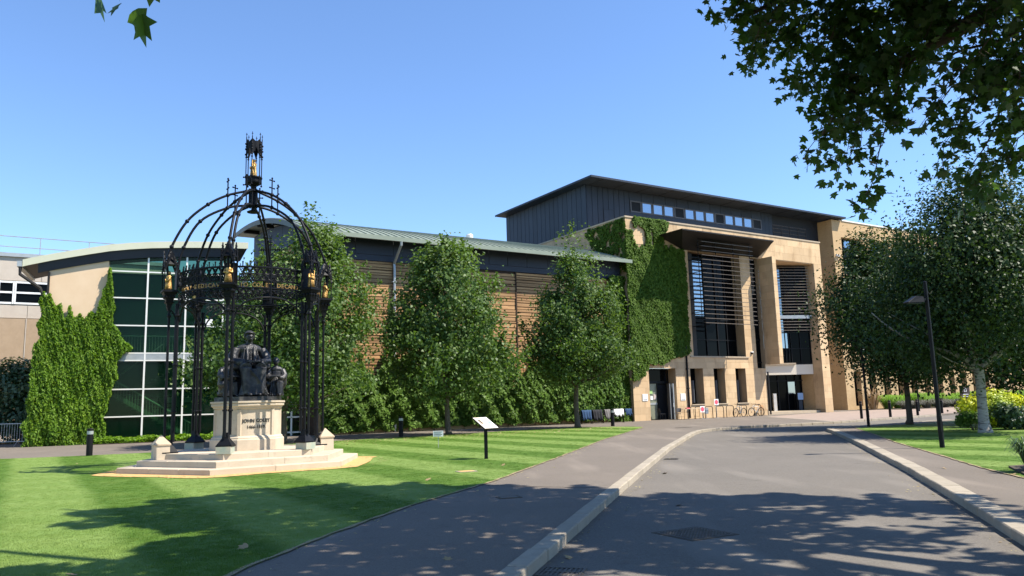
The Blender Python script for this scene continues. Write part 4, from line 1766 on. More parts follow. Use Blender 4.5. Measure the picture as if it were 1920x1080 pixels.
# throne
b = SB(0, .08, .118)
b.box(-.47, .47, -.1, .45, 0, .62)
b.box(-.47, .47, .33, .45, .62, 1.3)
for s in (-1, 1):
    b.box(s * .43 - .07, s * .43 + .07, -.32, .4, .82, .92)
    b.box(s * .43 - .05, s * .43 + .05, -.26, -.16, 0, .82)
    b.tube([(s * .43 - .09, -.33, .87), (s * .43 + .09, -.33, .87)], .10, 10)
    b.tube([(s * .43 - .08, -.26, .30), (s * .43 + .08, -.26, .30)], .13, 10)
    b.tube([(s * .40, .4, 1.3), (s * .40, .4, 1.42)], .06, 6)
b.box(-.42, .42, -.62, -.1, 0, .08)
b.build('throne', M['bronze_statue'], stt)
b = SB(0, .06, .12)
b.ell((0, .02, 1.08), (.30, .22, .46), 14, 9)
b.ell((0, .03, 1.40), (.38, .20, .17), 14, 8)
b.ell((0, .0, .84), (.36, .30, .24), 14, 8)
b.tube([(0, .02, 1.48), (0, -.03, 1.68)], [.10, .085], 8)
b.ell((0, -.05, 1.76), (.105, .125, .155), 14, 10)          # skull
b.ell((0, -.12, 1.69), (.068, .06, .065), 10, 7)            # jaw
b.tube([(0, -.155, 1.80), (0, -.195, 1.745), (0, -.165, 1.735)], [.016, .026, .02], 6)   # nose
b.ell((-.045, -.155, 1.79), (.028, .02, .016), 6, 5)
b.ell((.045, -.155, 1.79), (.028, .02, .016), 6, 5)
b.ell((0, -.172, 1.695), (.04, .02, .014), 8, 5)            # mouth
for s in (-1, 1):
    b.ell((s * .108, -.03, 1.76), (.02, .035, .045), 8, 6)
    b.tube([(s * .15, 0, .80), (s * .20, -.34, .86), (s * .21, -.60, .82)], [.20, .19, .165], 10)       # thighs
    b.tube([(s * .21, -.58, .82), (s * .20, -.62, .45), (s * .16, -.66, .07)], [.165, .15, .15], 10)    # robe over shins
    b.ell((s * .13, -.78, .055), (.065, .13, .05), 10, 6)                                                 # shoes
    b.tube([(s * .36, .03, 1.40), (s * .47, -.02, 1.18), (s * .46, -.14, .98)], [.13, .15, .17], 10)    # upper sleeves
    b.tube([(s * .46, -.14, .98), (s * .34, -.34, .99), (s * .22, -.45, 1.02)], [.17, .13, .075], 10)   # forearms
    b.tube([(s * .47, -.1, .95), (s * .50, -.12, .70), (s * .47, -.16, .52)], [.15, .13, .07], 8)       # hanging sleeve
    b.ell((s * .16, -.50, 1.035), (.06, .065, .035), 8, 6)                                                # hands
    for k in range(4):
        b.tube([(s * (.19 - .03 * k), -.54, 1.04), (s * (.16 - .03 * k), -.60 + .01 * k, 1.035), (s * (.14 - .03 * k), -.62 + .012 * k, 1.01)], [.014, .013, .011], 5)
    b.tube([(s * .13, -.46, 1.05), (s * .09, -.50, 1.06)], [.016, .013], 5)
b.ell((0, -.52, .42), (.22, .12, .42), 12, 8)
b.ell((0, -.56, .10), (.38, .20, .11), 14, 6)
for k in range(13):                                         # falling folds of the gown
    x = -.36 + .06 * k
    b.tube([(x * .55, -.70 + abs(x) * .25, .80), (x * .8, -.735 + abs(x) * .3, .45 + .05 * math.sin(k * 2.1)), (x * 1.08, -.78 + abs(x) * .4, .04)], [.022, .03, .042], 5)
for k in range(6):                                          # swags crossing the lap
    b.tube(crom([(-.24 + .03 * k, -.66, .86 - .10 * k), (-.02 + .05 * k, -.74, .66 - .10 * k), (.20 + .04 * k, -.76, .36 - .06 * k)], 3), .026, 5)
for k in range(7):
    x = -.21 + .07 * k
    b.tube([(x * .8, -.16, 1.42), (x, -.23, 1.15), (x * 1.1, -.28, .95)], [.016, .022, .026], 5)
b.tube([(-.11, -.13, 1.46), (-.10, -.24, 1.2), (-.12, -.30, .98)], .04, 6)
b.tube([(.11, -.13, 1.46), (.10, -.24, 1.2), (.12, -.30, .98)], .04, 6)
o = b.build('seated_figure', M['bronze_statue'], stt)
figure_mods(o, .013)
b = SB(0, .06, .12)
b.ell((0, -.03, 1.875), (.155, .165, .055), 14, 6)
b.ell((0, .0, 1.90), (.12, .12, .06), 12, 6)
b.tube([(-.125, .0, 1.72), (-.13, .03, 1.80), (-.12, -.02, 1.86)], .035, 6)
b.tube([(.125, .0, 1.72), (.13, .03, 1.80), (.12, -.02, 1.86)], .035, 6)
b.build('cap', M['bronze_statue'], o, smooth=True)
b = SB(0, .06, .12)
b.add([(-.2, -.66, .985), (.2, -.66, .985), (.2, -.40, 1.0), (-.2, -.40, 1.0), (-.2, -.66, 1.02), (.2, -.66, 1.02), (.2, -.40, 1.045), (-.2, -.40, 1.045)],
      [(0, 3, 2, 1), (4, 5, 6, 7), (0, 1, 5, 4), (1, 2, 6, 5), (2, 3, 7, 6), (3, 0, 4, 7)])
b.build('book', M['bronze_statue'], o)


def boy(dx, dy, rot):
    b = SB(dx, dy, .118, rot)
    b.ell((0, .02, .62), (.17, .13, .27), 12, 8)
    b.ell((0, .02, .79), (.20, .12, .10), 12, 7)
    b.tube([(0, .01, .84), (0, -.01, .95)], [.06, .05], 8)
    b.ell((0, -.02, 1.02), (.085, .10, .115), 12, 9)
    b.ell((0, .02, 1.05), (.095, .095, .10), 12, 7)
    b.ell((0, -.09, .98), (.045, .035, .04), 8, 6)
    b.tube([(0, -.11, 1.04), (0, -.135, 1.01), (0, -.11, 1.0)], [.01, .018, .012], 5)
    for s in (-1, 1):
        b.ell((s * .088, -.01, 1.02), (.014, .025, .03), 6, 5)
        b.tube([(s * .18, .02, .78), (s * .24, -.03, .62), (s * .19, -.14, .52)], [.085, .10, .10], 8)
        b.tube([(s * .19, -.14, .52), (s * .08, -.24, .55)], [.09, .045], 8)
        b.ell((s * .06, -.26, .56), (.04, .04, .025), 7, 5)
        for k in range(4):
            b.tube([(s * (.08 - .018 * k), -.28, .565), (s * (.06 - .018 * k), -.32, .56)], [.010, .008], 4)
        b.tube([(s * .22, -.05, .55), (s * .25, -.02, .35), (s * .22, 0, .22)], [.09, .07, .03], 7)
    b.tube([(.08, .0, .42), (.10, -.22, .36), (.11, -.24, .05)], [.14, .12, .10], 9)        # raised knee
    b.tube([(-.08, .0, .42), (-.10, -.12, .14), (-.10, .18, .09)], [.14, .12, .09], 9)       # kneeling leg
    b.ell((0, .02, .22), (.22, .22, .26), 12, 7)
    b.ell((.11, -.30, .035), (.045, .09, .035), 8, 5)
    for k in range(8):
        a = -.9 + k * .26
        b.tube([(.15 * math.sin(a), -.10 * math.cos(a), .55), (.22 * math.sin(a), -.19 * math.cos(a), .28), (.26 * math.sin(a), -.24 * math.cos(a), .02)], [.018, .025, .03], 5)
    o = b.build('kneeling_boy', M['bronze_statue'], stt)
    figure_mods(o, .011)
    b = SB(dx, dy, .118, rot)
    b.add([(-.14, -.36, .57), (.14, -.36, .57), (.14, -.2, .60), (-.14, -.2, .60), (-.14, -.36, .595), (.14, -.36, .595), (.14, -.2, .625), (-.14, -.2, .625)],
          [(0, 3, 2, 1), (4, 5, 6, 7), (0, 1, 5, 4), (1, 2, 6, 5), (2, 3, 7, 6), (3, 0, 4, 7)])
    b.build('book', M['bronze_statue'], o)
    b = SB(dx, dy, .118, rot)
    b.ell((-.24, -.16, .36), (.10, .10, .10), 12, 8)
    b.build('globe', M['bronze_statue'], stt, smooth=True)


boy(.70, -.30, R(-14))
boy(-.68, -.26, R(26))

# ---------------------------------------------------------------- wrought iron canopy
mcan = thing('memorial_canopy', 'black wrought iron crown canopy with gilded niche figures over the statue', 'canopy', (MON[0], MON[1], .48))
# gilded figure, shared by the niches
def gilded(k):
    b = MB()
    b.lathe([(.085, 0), (.095, .06), (.085, .16), (.07, .27), (.075, .36), (.085, .40), (.04, .435), (.03, .455)], 12)
    b.ell((0, -.005, .50), (.043, .047, .055), 10, 7)
    b.tube([(-.08, 0, .39), (-.105, -.02, .30), (-.03, -.09, .29)], [.032, .034, .02], 7)
    b.tube([(.08, 0, .39), (.105, -.02, .29), (.045, -.09, .25 + .05 * (k % 2))], [.032, .034, .02], 7)
    b.ell((0, -.1, .28), (.04, .022, .05), 7, 5)
    for j in range(7):
        a = -2.6 + j * .35
        b.tube([(.07 * math.cos(a), .07 * math.sin(a), .33), (.095 * math.cos(a), .095 * math.sin(a), .02)], [.010, .017], 4)
    if k % 3 == 0:
        b.tube([(.085, -.05, .02), (.075, -.06, .52)], .009, 5)
    return b


FIG = []
for k in range(3):
    me = bpy.data.meshes.new('gilded_figure')
    g = gilded(k)
    me.from_pydata([tuple(p) for p in g.v], [], g.f)
    me.polygons.foreach_set('use_smooth', [True] * len(me.polygons))
    me.materials.append(M['gold'])
    FIG.append(me)


def vframe(i, r=0.0, z=0.0):
    a = R(VA[i])
    return dict(o=pol(r, VA[i], z), ex=(-math.sin(a), math.cos(a), 0), ey=(-math.cos(a), -math.sin(a), 0))   # x sideways, y inwards, z up


for i in range(6):
    front = i in (0, 1, 2, 5)
    # stone block + iron skirt
    b = MB(**vframe(i, 2.16))
    b.box(-.19, .19, -.19, .19, .478 if i not in (5, 2) else .478, .66)
    if i not in (2, 5):
        b.build('base_block', M['portland_green'], mcan)
    b = MB(**vframe(i, 2.12))
    q4 = lambda s, d=0: [(-s, -s + d), (s, -s + d), (s, s + d), (-s, s + d)]
    z0 = .661 if i not in (2, 5) else .478
    b.frust(q4(.205), z0, q4(.205), z0 + .035)
    b.frust(q4(.20), z0 + .036, q4(.085), z0 + .21)
    b.frust(q4(.085), z0 + .21, q4(.07), z0 + .36)
    b.build('skirt', M['iron'], mcan)
    b = MB(**vframe(i))
    for x, r_, rad in ((-.072, 2.04, .044), (.072, 2.04, .044)):
        b.tube([(x, -r_, z0 + .3), (x, -r_, 4.62)], rad, 8)
    for z in (1.6, 2.9, 4.28):
        b.lathe([(.05, z - .03), (.068, z - .015), (.068, z + .015), (.05, z + .03)], 8, (-.072, -2.04))
        b.lathe([(.05, z - .03), (.068, z - .015), (.068, z + .015), (.05, z + .03)], 8, (.072, -2.04))
    b.build('column', M['iron'], mcan)
    b = MB(**vframe(i))
    b.tube([(0, -2.25, z0 + .25), (0, -2.25, 4.45)], .036, 8)
    b.lathe([(.04, 4.22), (.06, 4.25), (.06, 4.29), (.04, 4.32)], 8, (0, -2.25))
    b.tube(crom([(0, -2.06, 4.15), (0, -2.14, 4.35), (0, -2.32, 4.55)]), .022, 5)
    b.build('outer_shaft', M['iron'], mcan)
    # niche on its corbel
    b = MB(**vframe(i, 2.26))
    b.frust(q4(.04), 4.42, q4(.075), 4.62)
    b.frust(q4(.10), 4.62, q4(.11), 4.66)
    b.frust(q4(.085), 4.66, q4(.135), 4.86)
    b.frust(q4(.155), 4.86, q4(.175), 4.93)
    for sx_ in (-.1, 0, .1):
        b.ell((sx_, -.125, 4.80), (.04, .035, .05), 6, 4)
        b.ell((-.125, sx_, 4.80), (.035, .04, .05), 6, 4)
        b.ell((.125, sx_, 4.80), (.035, .04, .05), 6, 4)
    b.box(-.215, .215, -.215, .215, 4.931, 4.965)
    b.box(-.19, .19, -.19, .19, 4.966, 4.995)
    ni = b.build('niche', M['iron'], mcan)
    b = MB(**vframe(i, 2.26))
    for x, y in ((-.17, -.17), (.17, -.17), (.17, .17), (-.17, .17)):
        b.tube([(x, y, 4.99), (x, y, 5.62)], .016, 5)
        b.tube([(x, y, 5.62), (x, y, 5.86)], [.024, .006], 5)
        b.ell((x, y, 5.88), (.024, .024, .024), 6, 4)
    b.box(-.155, .155, .155, .175, 4.99, 5.58)
    b.build('niche_frame', M['iron'], ni)
    b = MB(**vframe(i, 2.26))
    # steep crocketed gables front, left, right
    for rot in (0, 1, 3):
        c, s = (1, 0, -1, 0)[rot], (0, 1, 0, -1)[rot]
        tr_ = lambda x, y, z: (x * c - y * s, x * s + y * c, z)
        pts = [(-.21, -.185, 5.50), (0, -.195, 6.12), (.21, -.185, 5.50), (.165, -.185, 5.50), (0, -.19, 5.94), (-.165, -.185, 5.50)]
        n0 = [tr_(*p) for p in pts] + [tr_(p[0], p[1] + .03, p[2]) for p in pts]
        b.add(n0, [(0, 5, 4, 1), (1, 4, 3, 2), (7, 10, 11, 6), (8, 9, 10, 7), (0, 1, 7, 6), (1, 2, 8, 7), (5, 11, 10, 4), (4, 10, 9, 3)])
        for k in range(4):
            for sg in (-1, 1):
                t = .15 + .22 * k
                x, z = sg * .21 * (1 - t), 5.50 + .62 * t
                b.ell(tr_(x + sg * .012, -.18, z + .02), (.022, .018, .022), 5, 4)
    b.frust([(-.185, -.185), (.185, -.185), (.185, .185), (-.185, .185)], 5.72, [(-.02, -.02), (.02, -.02), (.02, .02), (-.02, .02)], 6.12)
    b.tube([(0, 0, 6.1), (0, 0, 6.26)], .014, 5)
    b.ell((0, 0, 6.28), (.03, .03, .035), 6, 5)
    b.build('niche_roof', M['iron'], ni)
    f = bpy.data.objects.new('gilded_figure', FIG[(i * 2 + 1) % 3])
    col.objects.link(f)
    f.parent = ni
    p = pol(2.28, VA[i], 4.995)
    f.location = p - LOC[ni.name]
    f.rotation_euler = (0, 0, R(VA[i] + 90))
    # ribs of the crown
    for nm, prof in (('outer_rib', [(2.30, 5.35), (2.345, 5.75), (2.25, 6.25), (1.86, 7.04), (1.3, 7.61), (.75, 7.96), (.12, 8.19)]), ('inner_rib', [(2.03, 5.1), (2.06, 5.6), (1.93, 6.25), (1.5, 7.08), (.75, 7.57), (.12, 7.73)])):
        b = MB(**vframe(i))
        b.tube([(0, -p_.x, p_.z) for p_ in crom([(a, 0, z) for a, z in prof], 6)], .037, 7)
        for a, z in prof[2:-1]:
            b.ell((0, -a, z), (.062, .062, .062), 8, 6)
        b.build(nm, M['iron'], mcan, smooth=True)
    # cross standing on the ribs
    b = MB(**vframe(i, .75))
    b.tube([(0, 0, 7.56), (0, 0, 8.44)], .020, 5)
    for z in (8.17, 8.40):
        b.tube([(-.085, 0, z), (.085, 0, z)], .018, 5)
        for x in (-.09, .09):
            b.ell((x, 0, z), (.027, .027, .027), 6, 4)
    b.ell((0, 0, 8.47), (.03, .03, .035), 6, 4)
    b.build('cross', M['iron'], mcan)
# ring rails and pierced frieze, side by side
RR = 1.98


def ring_pts(r, z, a0, a1, n):
    return [pol(r, a0 + (a1 - a0) * k / n, z) for k in range(n + 1)]


b = MB()
for z, rad in ((4.915, .022), (5.115, .016), (5.50, .030), (4.86, .014)):
    b.tube(ring_pts(RR, z, 0, 360, 60), rad, 6)
b.build('ring_rail', M['iron'], mcan)
for i in range(6):
    a0 = VA[i] + 5.5
    b = MB()
    n = 9
    dt = 49 / n

    def cp(a, z, rad, k0=0, k1=10, kk=10, spiral=0.0):
        return [pol(RR, a + (rad * (1 - spiral * k / kk)) * math.cos(2 * math.pi * k / kk) / RR * 57.3, z + rad * (1 - spiral * k / kk) * math.sin(2 * math.pi * k / kk)) for k in range(k0, k1 + 1)]
    for k in range(n):
        a = a0 + dt * (k + .5)
        b.tube(cp(a, 5.22, .085), .018, 4)
        b.tube(cp(a + dt / 2, 5.385, .085), .018, 4)
        b.tube(cp(a, 5.40, .045), .012, 4)
        b.tube(cp(a, 5.22, .03), .012, 4)
        b.tube([pol(RR, a - dt / 2, 5.12), pol(RR, a + dt / 2, 5.49)], .015, 4)
        b.tube([pol(RR, a + dt / 2, 5.12), pol(RR, a - dt / 2, 5.49)], .015, 4)
        b.tube([pol(RR, a - dt * .5, 5.50), pol(RR, a - dt * .28, 5.565), pol(RR, a - dt * .42, 5.60)], .012, 4)
        b.tube([pol(RR, a, 5.50), pol(RR, a, 5.63)], [.014, .02], 5)
        b.ell(tuple(pol(RR, a, 5.64)), (.026, .026, .026), 6, 4)
        b.ell(tuple(pol(RR, a - dt / 2, 4.83)), (.035, .035, .045), 6, 4)
    tr = b.build('frieze_tracery', M['iron'], mcan, kind='stuff')
    b = MB()
    b.tube([pol(RR, a0 + 24.5, 4.5), pol(RR, a0 + 24.5, 5.72)], .026, 6)
    b.build('frieze_post', M['iron'], mcan)
    # arched bracket under the ring with scrolls
    b = MB()
    m_ = a0 + 24.5
    A0, A1 = VA[i] + 2.5, VA[i] + 57.5
    b.tube(crom([pol(RR, A0, 4.10), pol(RR, A0 + 3, 4.34), pol(RR, A0 + 9, 4.53), pol(RR, A0 + 18, 4.64), pol(RR, m_, 4.67)], 4), .026, 6)
    b.tube(crom([pol(RR, A1, 4.10), pol(RR, A1 - 3, 4.34), pol(RR, A1 - 9, 4.53), pol(RR, A1 - 18, 4.64), pol(RR, m_, 4.67)], 4), .026, 6)
    for sg, st_ in ((1, A0), (-1, A1)):
        for dd, zz, rr in ((4.2, 4.72, .10), (10.5, 4.745, .085), (16.5, 4.77, .07), (21.5, 4.785, .055)):
            b.tube(cp(st_ + sg * dd, zz, rr, 0, 22, 14, .6), [.016] * 16 + [.013] * 7, 4)
            b.tube(crom([pol(RR, st_ + sg * (dd - 3), zz - rr * 1.9), pol(RR, st_ + sg * dd - sg * 1, zz - rr * .8), pol(RR, st_ + sg * (dd + 2.8), zz)], 3), .014, 4)
    b.build('arched_bracket', M['iron'], mcan)
    words = {0: 'IO·COLET DECANO', 5: 'PAVLI·DEDICAVC'}.get(i, 'SCOLA·PAVLI·ANNO')
    if i in (2, 3, 4):
        continue
    L_ = len(words)
    for k, ch in enumerate(words):
        if ch == ' ' or ch not in TXT:
            continue
        ang = VA[i] + 7.5 + 45 * k / (L_ - 1)
        o = bpy.data.objects.new('letter', TXT[ch])
        col.objects.link(o)
        o.parent = tr
        o.location = pol(RR + .004, ang, 4.945) - LOC[tr.name]
        o.rotation_euler = (R(90), 0, R(ang + 90))
# tall filigree cross over the rear niche
b = MB(**vframe(3, 2.26))
b.tube([(0, 0, 6.1), (0, 0, 7.25)], .022, 5)
b.tube([(-.33, 0, 6.82), (.33, 0, 6.82)], .02, 5)
for x, z in ((-.33, 6.82), (.33, 6.82), (0, 7.25), (0, 6.5), (-.2, 6.82), (.2, 6.82), (0, 7.03)):
    for a in range(4):
        b.ell((x + .05 * math.cos(a * 1.57 + .78), 0, z + .05 * math.sin(a * 1.57 + .78)), (.022, .015, .022), 5, 4)
for sx in (-1, 1):
    for sz in (-1, 1):
        b.tube([(sx * .02, 0, 6.82 + sz * .16), (sx * .10, 0, 6.82 + sz * .09), (sx * .18, 0, 6.82 + sz * .02)], .012, 4)
        b.tube([(sx * .05, 0, 6.82 + sz * .3), (sx * .12, 0, 6.82 + sz * .2), (sx * .1, 0, 6.82 + sz * .12)], .010, 4)
b.build('filigree_cross', M['iron'], mcan)
# hub, pendant and lantern
b = MB((MC.x, MC.y, 0))
for i in range(6):
    a = R(VA[i])
    b.tube([(.115 * math.cos(a), .115 * math.sin(a), 7.66), (.115 * math.cos(a), .115 * math.sin(a), 8.25)], .022, 5)
b.lathe([(.05, 7.50), (.17, 7.51), (.18, 7.54), (.05, 7.60), (.05, 7.66), (.12, 7.69), (.13, 7.75), (.07, 7.80), (.07, 8.14), (.14, 8.17), (.14, 8.23), (.07, 8.26), (.09, 8.33), (.24, 8.42), (.25, 8.46), (.22, 8.48), (.22, 8.56), (.26, 8.58), (.26, 8.61), (.02, 8.615)], 12)
b.build('hub', M['iron'], mcan)
b = MB((MC.x, MC.y, 0))
for i in range(6):
    a = R(VA[i])
    x, y = .235 * math.cos(a), .235 * math.sin(a)
    b.tube([(x, y, 8.34), (x, y, 9.86)], .015, 5)
    b.tube([(x, y, 9.84), (x, y, 9.97)], [.010, .008], 4)
    b.ell((x, y, 9.94), (.034, .012, .012), 5, 4)
    b.ell((x, y, 9.98), (.014, .014, .02), 5, 4)
    for z in (8.36, 8.62, 9.22, 9.55):
        b.ell((x, y, z), (.035, .035, .03), 6, 4)
    a2 = R(VA[i] + 60)
    x2, y2 = .235 * math.cos(a2), .235 * math.sin(a2)
    mx_, my_ = (x + x2) / 2 * 1.06, (y + y2) / 2 * 1.06
    # gablet between two shafts: hanging points at the shafts, open arch below
    P = [(x, y, 9.80), (x, y, 9.24), (x * .7 + x2 * .3, y * .7 + y2 * .3, 9.44), (mx_, my_, 9.54), (x * .3 + x2 * .7, y * .3 + y2 * .7, 9.44), (x2, y2, 9.24), (x2, y2, 9.80), (mx_, my_, 9.70)]
    Q = [(p[0] * .9, p[1] * .9, p[2]) for p in P]
    b.add(P + Q, [(0, 1, 2, 7), (2, 3, 7), (3, 4, 7), (7, 4, 5, 6), (15, 10, 9, 8), (15, 11, 10), (15, 12, 11), (14, 13, 12, 15), (0, 7, 15, 8), (7, 6, 14, 15), (1, 9, 10, 2), (2, 10, 11, 3), (3, 11, 12, 4), (4, 12, 13, 5)])
    for k in range(3):
        b.ell((x * 1.08, y * 1.08, 9.3 + k * .17), (.03, .03, .035), 5, 4)
b.build('lantern', M['iron'], mcan)
f = bpy.data.objects.new('gilded_figure', FIG[0])
col.objects.link(f)
f.parent = mcan
f.location = Vector((MC.x, MC.y, 8.615)) - Vector(mcan.location)
f.rotation_euler = (0, 0, R(-60))
f.scale = (1.05, 1.05, 1.05)
# ================================================================== FOLIAGE
def unit(n, r):
    v = r.normal(size=(n, 3))
    return v / np.linalg.norm(v, axis=1, keepdims=True)


def leaf_frames(Nn, r, droop=0.0):
    """tangent frames from normals: a = leaf axis, s = side"""
    n = len(Nn)
    t = unit(n, r)
    t[:, 2] -= droop
    a = t - Nn * (t * Nn).sum(1, keepdims=True)
    a /= np.linalg.norm(a, axis=1, keepdims=True) + 1e-9
    return a, np.cross(Nn, a)


def diamond_leaves(name, C, Nn, L, W, m, r, droop=0.3):
    n = len(C)
    Nn = Nn / (np.linalg.norm(Nn, axis=1, keepdims=True) + 1e-9)
    a, s = leaf_frames(Nn, r, droop)
    l = (L * r.uniform(.7, 1.3, n))[:, None]
    w = (W * r.uniform(.7, 1.3, n))[:, None]
    V = np.empty((n, 4, 3))
    V[:, 0] = C - a * l * .5
    V[:, 1] = C + s * w * .5 + Nn * w * .16 - a * l * .08
    V[:, 2] = C + a * l * .5 - Nn * l * .08
    V[:, 3] = C - s * w * .5 + Nn * w * .16 - a * l * .08
    F = np.arange(n * 4).reshape(n, 4)
    return mesh_np(name, V.reshape(-1, 3), F, m)


def obj_of(name, me, parent, **props):
    return link(name, me, parent, LOC.get(parent.name) if parent is not None else None, **props)


def make_tree(name, label, cat, base, top, prof, lean, trunk_r, clumps, per, csize, leaf, mleaf, mbark, seed, group, fork=None, vstretch=.8, droop=.4, stem_top=None, ylean=0.0, clear=None, shoots=0, rough=.10):
    r = np.random.default_rng(seed)
    t = thing(name, label, cat, base, group)
    zs, rs = np.array([p[0] for p in prof]), np.array([p[1] for p in prof])
    zz = r.uniform(zs[0], zs[-1], clumps * 6)
    rr = np.interp(zz, zs, rs)
    keep = r.uniform(0, 1, len(zz)) < (rr / rs.max()) ** 1.5
    zz, rr = zz[keep][:clumps], rr[keep][:clumps]
    n = len(zz)
    ang = r.uniform(0, 2 * math.pi, n)
    rad = rr * r.uniform(.03, 1, n) ** .45 * (1 + rough * np.sin(3 * ang + 1.3 * zz + seed) + rough * np.sin(5 * ang - 2.1 * zz + 2 * seed))
    k = (zz - zs[0]) / (zs[-1] - zs[0])
    cx = lean * k + rad * np.cos(ang)
    cy = ylean * k + rad * np.sin(ang)
    CC = np.stack([cx, cy, zz], 1)
    if clear:                       # open front below the lowest boughs
        kp = ~((cy < clear[0]) & (zz < clear[1] + .15 * np.abs(cx)))
        CC = CC[kp]
        n = len(CC)
    sz = csize * r.uniform(.65, 1.3, n)
    cnt = (per * r.uniform(.45, 1.45, n)).astype(int)
    idx = np.repeat(np.arange(n), cnt)
    g = r.normal(size=(len(idx), 3)) * .48
    P = CC[idx] + g * sz[idx][:, None] * np.array([1, 1, vstretch])
    if shoots:                      # upright leafy shoots breaking the outline
        si = r.integers(0, n, shoots)
        s0 = CC[si] + (CC[si] - np.array([lean * .5, ylean * .5, (zs[0] + zs[-1]) * .45])) * np.array([.10, .10, .04])
        ln = r.uniform(.5, 1.2, shoots)
        dr = np.stack([CC[si][:, 0] * .12, CC[si][:, 1] * .12, np.ones(shoots)], 1) + r.normal(size=(shoots, 3)) * .22
        tq = r.uniform(0, 1, (shoots, 26))
        Q = s0[:, None, :] + dr[:, None, :] * (ln[:, None] * tq)[:, :, None] + r.normal(size=(shoots, 26, 3)) * (.15 * (1.15 - tq))[:, :, None]
        P = np.concatenate([P, Q.reshape(-1, 3)])
    out = P - np.array([lean * .5, ylean * .5, (zs[0] + zs[-1]) / 2])
    out /= np.linalg.norm(out, axis=1, keepdims=True) + 1e-9
    Nn = unit(len(P), r) * .75 + out * .55 + np.array([0, 0, .45])
    me = diamond_leaves('crown', P, Nn, leaf[0], leaf[1], mleaf, r, droop)
    o = obj_of('crown', me, t)
    o['kind'] = 'thing'
    b = MB()
    H = stem_top or prof[-1][0] * .86
    pts, rad_ = [], []
    for i in range(9):
        f = i / 8
        pts.append((lean * max(0, f - .2) * .9 + .05 * math.sin(i * 1.7 + seed), ylean * max(0, f - .2) * .9 + .05 * math.cos(i * 1.3 + seed), f * H))
        rad_.append(trunk_r * ((1 - f) ** .8 * .95 + .06) * (1.35 if i == 0 else 1))
    pts.insert(1, (0, 0, .25))
    rad_.insert(1, trunk_r * 1.02)
    if not fork:
        b.tube(pts, rad_, 9)
    else:
        for pl, rl in fork:
            b.tube(crom(pl, 4), list(np.interp(np.linspace(0, 1, (len(pl) - 1) * 4 + 1), np.linspace(0, 1, len(rl)), rl)), 9)
    for i in range(0, n, max(1, n // 55)):
        c = CC[i]
        z0 = max(prof[0][0] - .4, min(H * .95, c[2] - .55 * math.hypot(c[0], c[1]) - .3))
        f = z0 / H
        s = Vector((lean * max(0, f - .2) * .9, ylean * max(0, f - .2) * .9, z0))
        e = Vector(c)
        mid = (s + e) / 2 + Vector((0, 0, -.12))
        b.tube([s, mid, e], [trunk_r * .28, trunk_r * .17, .008], 5)
    me = bpy.data.meshes.new('trunk')
    me.from_pydata([tuple(p) for p in b.v], [], b.f)
    me.polygons.foreach_set('use_smooth', [True] * len(me.polygons))
    me.materials.append(mbark)
    obj_of('trunk', me, t)
    return t


GH = 'young broad crowned trees along the hall'
horn = [(2.3, 1.6), (3.0, 2.9), (4.4, 3.35), (6.2, 2.95), (8.2, 2.15), (9.8, 1.4), (11.0, .7), (11.9, .2)]
make_tree('tree', 'leafy tree in front of the hall directly behind the white lawn sign', 'tree', (-3.63, 42.04, 0), 11.8, horn, -.1, .15, 170, 165, .95, (.19, .14), M['leaf_horn'], M['bark'], 21, GH, shoots=190, rough=.15)
make_tree('tree', 'leafy tree nearest the main building, its trunk beside the jacket hung racks', 'tree', (3.72, 47.35, 0), 11.4, [(2.9, 1.2), (3.6, 2.6), (5.0, 3.05), (6.6, 2.6), (8.4, 1.8), (9.8, 1.1), (10.9, .55), (11.7, .15)], .1, .17, 150, 165, .95, (.19, .14), M['leaf_horn'], M['bark'], 22, GH, shoots=170, rough=.15)
make_tree('tree', 'leafy tree directly behind the iron canopy and statue', 'tree', (-10.9, 36.8, 0), 10.8, [(1.9, 2.2), (2.8, 3.5), (4.4, 4.0), (6.2, 3.5), (7.8, 2.4), (9.2, 1.7), (10.2, .8), (10.9, .15)], 1.35, .19, 230, 165, 1.0, (.18, .13), M['leaf_horn'], M['bark'], 23, GH, ylean=.3, shoots=200, rough=.15)
GR = 'trees on the right hand lawn'
make_tree('tree', 'dark drooping tree with a slim grey trunk right of the entrance', 'tree', (19.52, 38.91, 0), 9.5, [(2.3, 1.2), (3.0, 2.3), (4.6, 3.3), (6.2, 3.4), (7.5, 2.1), (8.7, 1.0), (9.5, .2)], -.9, .15, 260, 200, .95, (.155, .11), M['leaf_birch'], M['bark'], 24, GR, vstretch=1.2, droop=1.0, rough=.15, shoots=60)
fk = [([(0, 0, 0), (-.02, 0, .4), (0, 0, 1.2), (.02, 0, 2.0), (.0, 0, 2.35)], [.27, .19, .165, .17, .18]),
      ([(0, 0, 2.25), (-.35, .1, 2.75), (-1.0, .3, 3.1), (-1.9, .5, 3.45), (-2.9, .6, 4.1), (-3.5, .7, 4.7)], [.11, .10, .08, .06, .04, .015]),
      ([(0, 0, 2.25), (-.1, .1, 2.9), (-.12, .2, 3.9), (.1, .3, 5.4), (0, .3, 7.4), (.1, .3, 9.0)], [.14, .12, .10, .07, .04, .015]),
      ([(0, 0, 2.25), (.4, -.1, 2.75), (1.1, -.2, 3.2), (2.0, -.3, 3.6), (3.3, -.4, 4.6)], [.12, .10, .085, .06, .02]),
      ([(-.12, .2, 3.7), (-.6, .5, 4.6), (-1.1, .9, 6.0), (-1.3, 1.0, 7.4)], [.10, .08, .05, .02]),
      ([(.1, .3, 4.6), (1.0, .2, 5.6), (1.6, .1, 7.0), (1.8, 0, 8.0)], [.09, .07, .04, .02])]
